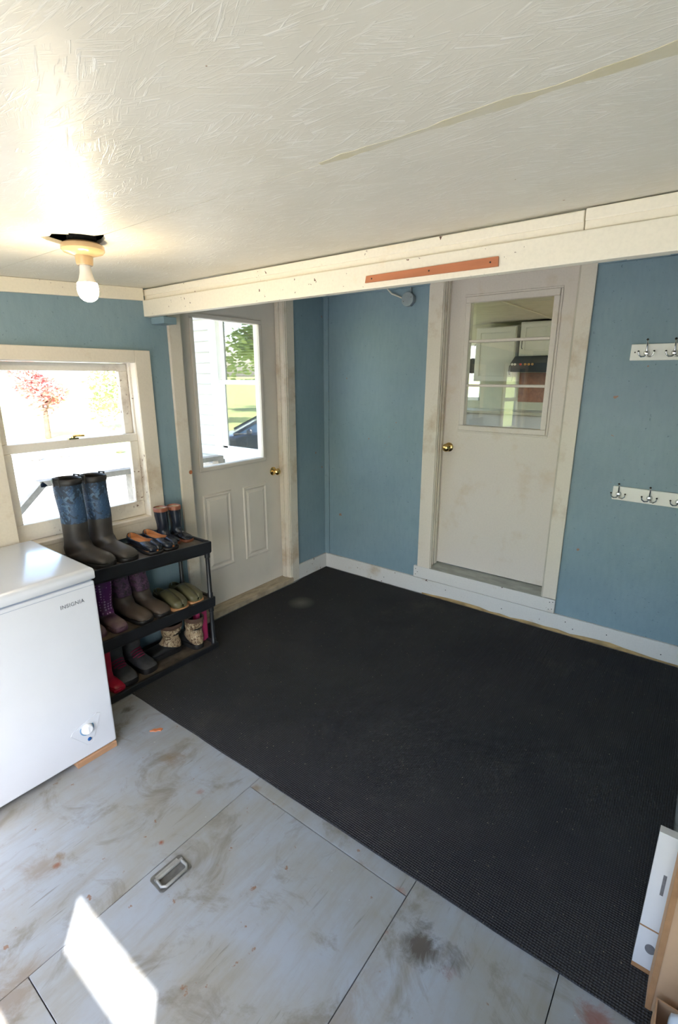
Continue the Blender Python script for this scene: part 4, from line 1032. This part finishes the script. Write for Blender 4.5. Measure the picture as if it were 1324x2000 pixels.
G().box(-1.1, -.14, hbk[1] - .02, hbk[1] + .02, 1.915, 1.945).build('bracket', 'dark_metal', hk, hbk)
# parked car (mirrored in the house window)
ca = thing('parked_car', 'dark blue car parked on the driveway, mirrored in the house window', 'car', (-7.4, -6.87, DZ), D(132))
side = [(-2.2, .32), (-2.25, .60), (-2.15, .86), (-1.55, .94), (-.9, .98), (.55, .98), (1.0, .93), (1.9, .80), (2.2, .66), (2.25, .42), (2.15, .24), (-2.1, .24)]
def car_loft(prof, ws, name, mat):
    rings = []
    for y, sc_ in ws:
        rings.append([((x) * sc_[0], y, .24 + (z - .24) * sc_[1]) for x, z in prof])
    return G().loft(rings).build(name, mat, ca, bevel=.03, smooth=45)
car_loft(side, ((-.88, (.96, .93)), (-.84, (.995, .985)), (-.5, (1, 1.02)), (.5, (1, 1.02)), (.84, (.995, .985)), (.88, (.96, .93))), 'body', 'car_blue')
roof = [(-1.75, .90), (-1.05, 1.36), (-.35, 1.44), (.25, 1.40), (1.15, .92)]
G().loft([[(x, y * (1 if z < 1.0 else .78), z) for x, z in roof] for y in (-.74, .74)]).build('cabin', 'car_glass', ca, bevel=.03)
G().loft([[(x, y, z) for x, z in ((-1.10, 1.36), (-.35, 1.455), (.28, 1.41), (.26, 1.38), (-.35, 1.42), (-1.06, 1.33))] for y in (-.60, .60)]).build('roof', 'car_blue', ca, bevel=.015)
for s in (-1, 1):
    for (p, q) in (((1.15, .93), (.25, 1.40)), ((-.45, .95), (-.40, 1.44)), ((-1.75, .92), (-1.05, 1.37))):
        bar((p[0], s * .76, p[1]), (q[0], s * .60, q[1]), .02, .06).build('pillar', 'car_blue', ca)
    bar((1.15, s * .775, .95), (-1.7, s * .775, .97), .012, .02).build('window_trim', 'chrome', ca)
    G().lathe([(.02, -.09), (.07, -.06), (.085, 0), (.07, .06), (.02, .09)], (.72, s * .93, 1.02), (0, 1, 0), 12).build('side_mirror', 'car_blue', ca, smooth=50)
    for x in (-1.35, 1.38):
        w_ = G().lathe([(.20, -.10), (.31, -.10), (.33, -.06), (.33, .06), (.31, .10), (.20, .10)], (x, s * .80, .33), (0, s, 0), 24).build('wheel', 'tyre', ca, smooth=40)
        G().lathe([(.21, .09), (.21, .104), (.10, .092), (.04, .104), (.001, .104)], (x, s * .80, .33), (0, s, 0), 24).build('rim', 'chrome', w_, smooth=40)
        for k in range(5):
            a = 2 * PI * k / 5
            bar((x + .04 * math.cos(a), s * .905, .33 + .04 * math.sin(a)), (x + .19 * math.cos(a), s * .90, .33 + .19 * math.sin(a)), .02, .03).build('spoke', 'galv', w_)

# ================================================================== KITCHEN beyond the door
KZ, KH, KYB = .27, 2.46, 4.62
kf = G().box(-2.25, XR + .1, .17, KYB + .1, KZ - .1, KZ).build('floor_kitchen', 'kitchen_floor'); tag(kf, kind='structure')
kc_ = G().box(-2.25, XR + .1, .17, KYB + .1, KH, KH + .1).build('ceiling_kitchen', 'kitchen_ceiling'); tag(kc_, kind='structure')
for x in (.55, 1.35):
    G().box(x, x + .05, .17, KYB, KH - .012, KH).build('ceiling_batten', 'kitchen_ceiling', kc_, bevel=.003)
KW = (-1.35, -.50, 1.30, 2.20)
kw = walled(G(), 'y', KYB, KYB + .1, -2.25, XR + .1, KZ, KH, [KW]).build('wall_kitchen', 'kitchen_wall'); tag(kw, kind='structure')
KLW = (2.3, 4.4, 1.1, 2.3)  # opening out of view, added to let daylight into the kitchen
kl = walled(G(), 'x', -2.25, -2.15, .17, KYB, KZ, KH, [KLW]).build('wall_kitchen_left', 'kitchen_wall'); tag(kl, kind='structure')
kr = walled(G(), 'x', XR, XR + .1, .17, KYB, KZ, KH, [(1.9, 3.6, 1.2, 2.3)]).build('wall_kitchen_right', 'kitchen_wall'); tag(kr, kind='structure')  # its unseen opening is added so sunlight bounces around the kitchen
w3b = (-.9, KYB, 1.3)
w3 = struct_root('window_3', w3b)
for (a, b, c, d) in ((KW[0], KW[0] + .05, KW[2], KW[3]), (KW[1] - .02, KW[1], KW[2], KW[3]), (KW[0], KW[1], KW[3] - .05, KW[3]), (KW[0], KW[1], KW[2], KW[2] + .05), (KW[0], KW[1], 1.73, 1.77)):
    G().box(a, b, KYB + .01, KYB + .06, c, d).build('frame', 'vinyl_white', w3, w3b)
G().box(KW[0], KW[1], KYB + .03, KYB + .034, KW[2], KW[3]).build('pane', 'pane', w3, w3b)
def cabinet(label, x0, x1, z0, z1, y0, doors):
    b = ((x0 + x1) / 2, y0, z0)
    c = thing('kitchen_cabinet', label, 'cabinet', b, 0, None)
    G().box(x0, x1, y0, KYB, z0, z1).build('cabinet_body', 'cabinet_white', c, b)
    for (a, e, hside) in doors:
        dr = walled(G(), 'y', y0 - .02, y0, a, e, z0 + .01, z1 - .01, [(a + .07, e - .07, z0 + .08, z1 - .08)]).box(a + .07, e - .07, y0 - .012, y0, z0 + .08, z1 - .08).build('cabinet_door', 'cabinet_white', c, b, bevel=.003)
        hx = e - .035 if hside > 0 else a + .035
        G().tube([(hx, y0 - .02, z0 + .10), (hx, y0 - .05, z0 + .11), (hx, y0 - .05, z0 + .22), (hx, y0 - .02, z0 + .23)], .007, 8).build('handle', 'dark_metal', dr, b, smooth=60)
cabinet('white upper kitchen cabinet with black handle, seen through the door panes', -.49, .115, 1.605, 2.385, 4.30, [(-.48, .105, 1)])
cabinet('short white cabinet above the range hood in the kitchen', .175, 1.05, 1.965, 2.43, 4.30, [(.185, .61, -1), (.615, 1.04, 1)])
hb_ = (.6, 4.3, 1.74)
hd = thing('range_hood', 'black range hood with a row of coloured knobs in the kitchen', 'range hood', hb_)
G().prism([(4.14, 1.74), (4.12, 1.86), (4.30, 1.96), (KYB, 1.96), (KYB, 1.74)], 'x', .120, 1.05).build('hood_body', 'hood_black', hd, hb_, bevel=.006)
for i, (x, m_) in enumerate(((.15, 'knob_white'), (.19, 'knob_white'), (.27, 'knob_red'), (.335, 'knob_amber'), (.385, 'knob_amber'), (.435, 'knob_amber'))):
    G().lathe([(.018, 0), (.017, .012), (.012, .018), (.001, .018)], (x, 4.13, 1.845), (0, -1, 0), 14).build('hood_knob', m_, hd, hb_, smooth=40)
bsp = G().box(.12, 1.2, KYB - .012, KYB, 1.3, 1.735).build('backsplash', 'copper_tile', kw)
cnt = thing('kitchen_counter', 'white kitchen base cabinet run with pale worktop', 'counter', (.3, 4.3, KZ))
G().box(-2.1, 1.3, 4.06, KYB - .002, KZ, 1.14).build('base_cabinet', 'cabinet_white', cnt, (.3, 4.3, KZ))
G().box(-2.12, 1.32, 4.02, KYB - .002, 1.14, 1.18).build('worktop', 'kitchen_wall', cnt, (.3, 4.3, KZ), bevel=.004)
pb = (-.52, 4.54, 1.86)
pn_ = thing('hanging_pan', 'round black pan hanging at the kitchen window edge', 'pan', pb)
G().lathe([(.10, 0), (.115, .03), (.118, .035), (.108, .035), (.095, .006), (.001, .006)], (-.615, 4.56, 1.84), (0, -1, 0), 24).build('pan_body', 'hood_black', pn_, pb, smooth=40)
bar((-.615, 4.55, 1.95), (-.615, 4.55, 2.14), .012, .02).build('pan_handle', 'dark_metal', pn_, pb)
G().tube([(-.615, 4.55, 2.12), (-.615, 4.58, 2.16), (-.615, KYB + .001, 2.16)], .006, 6).build('pan_hook', 'dark_metal', pn_, pb)
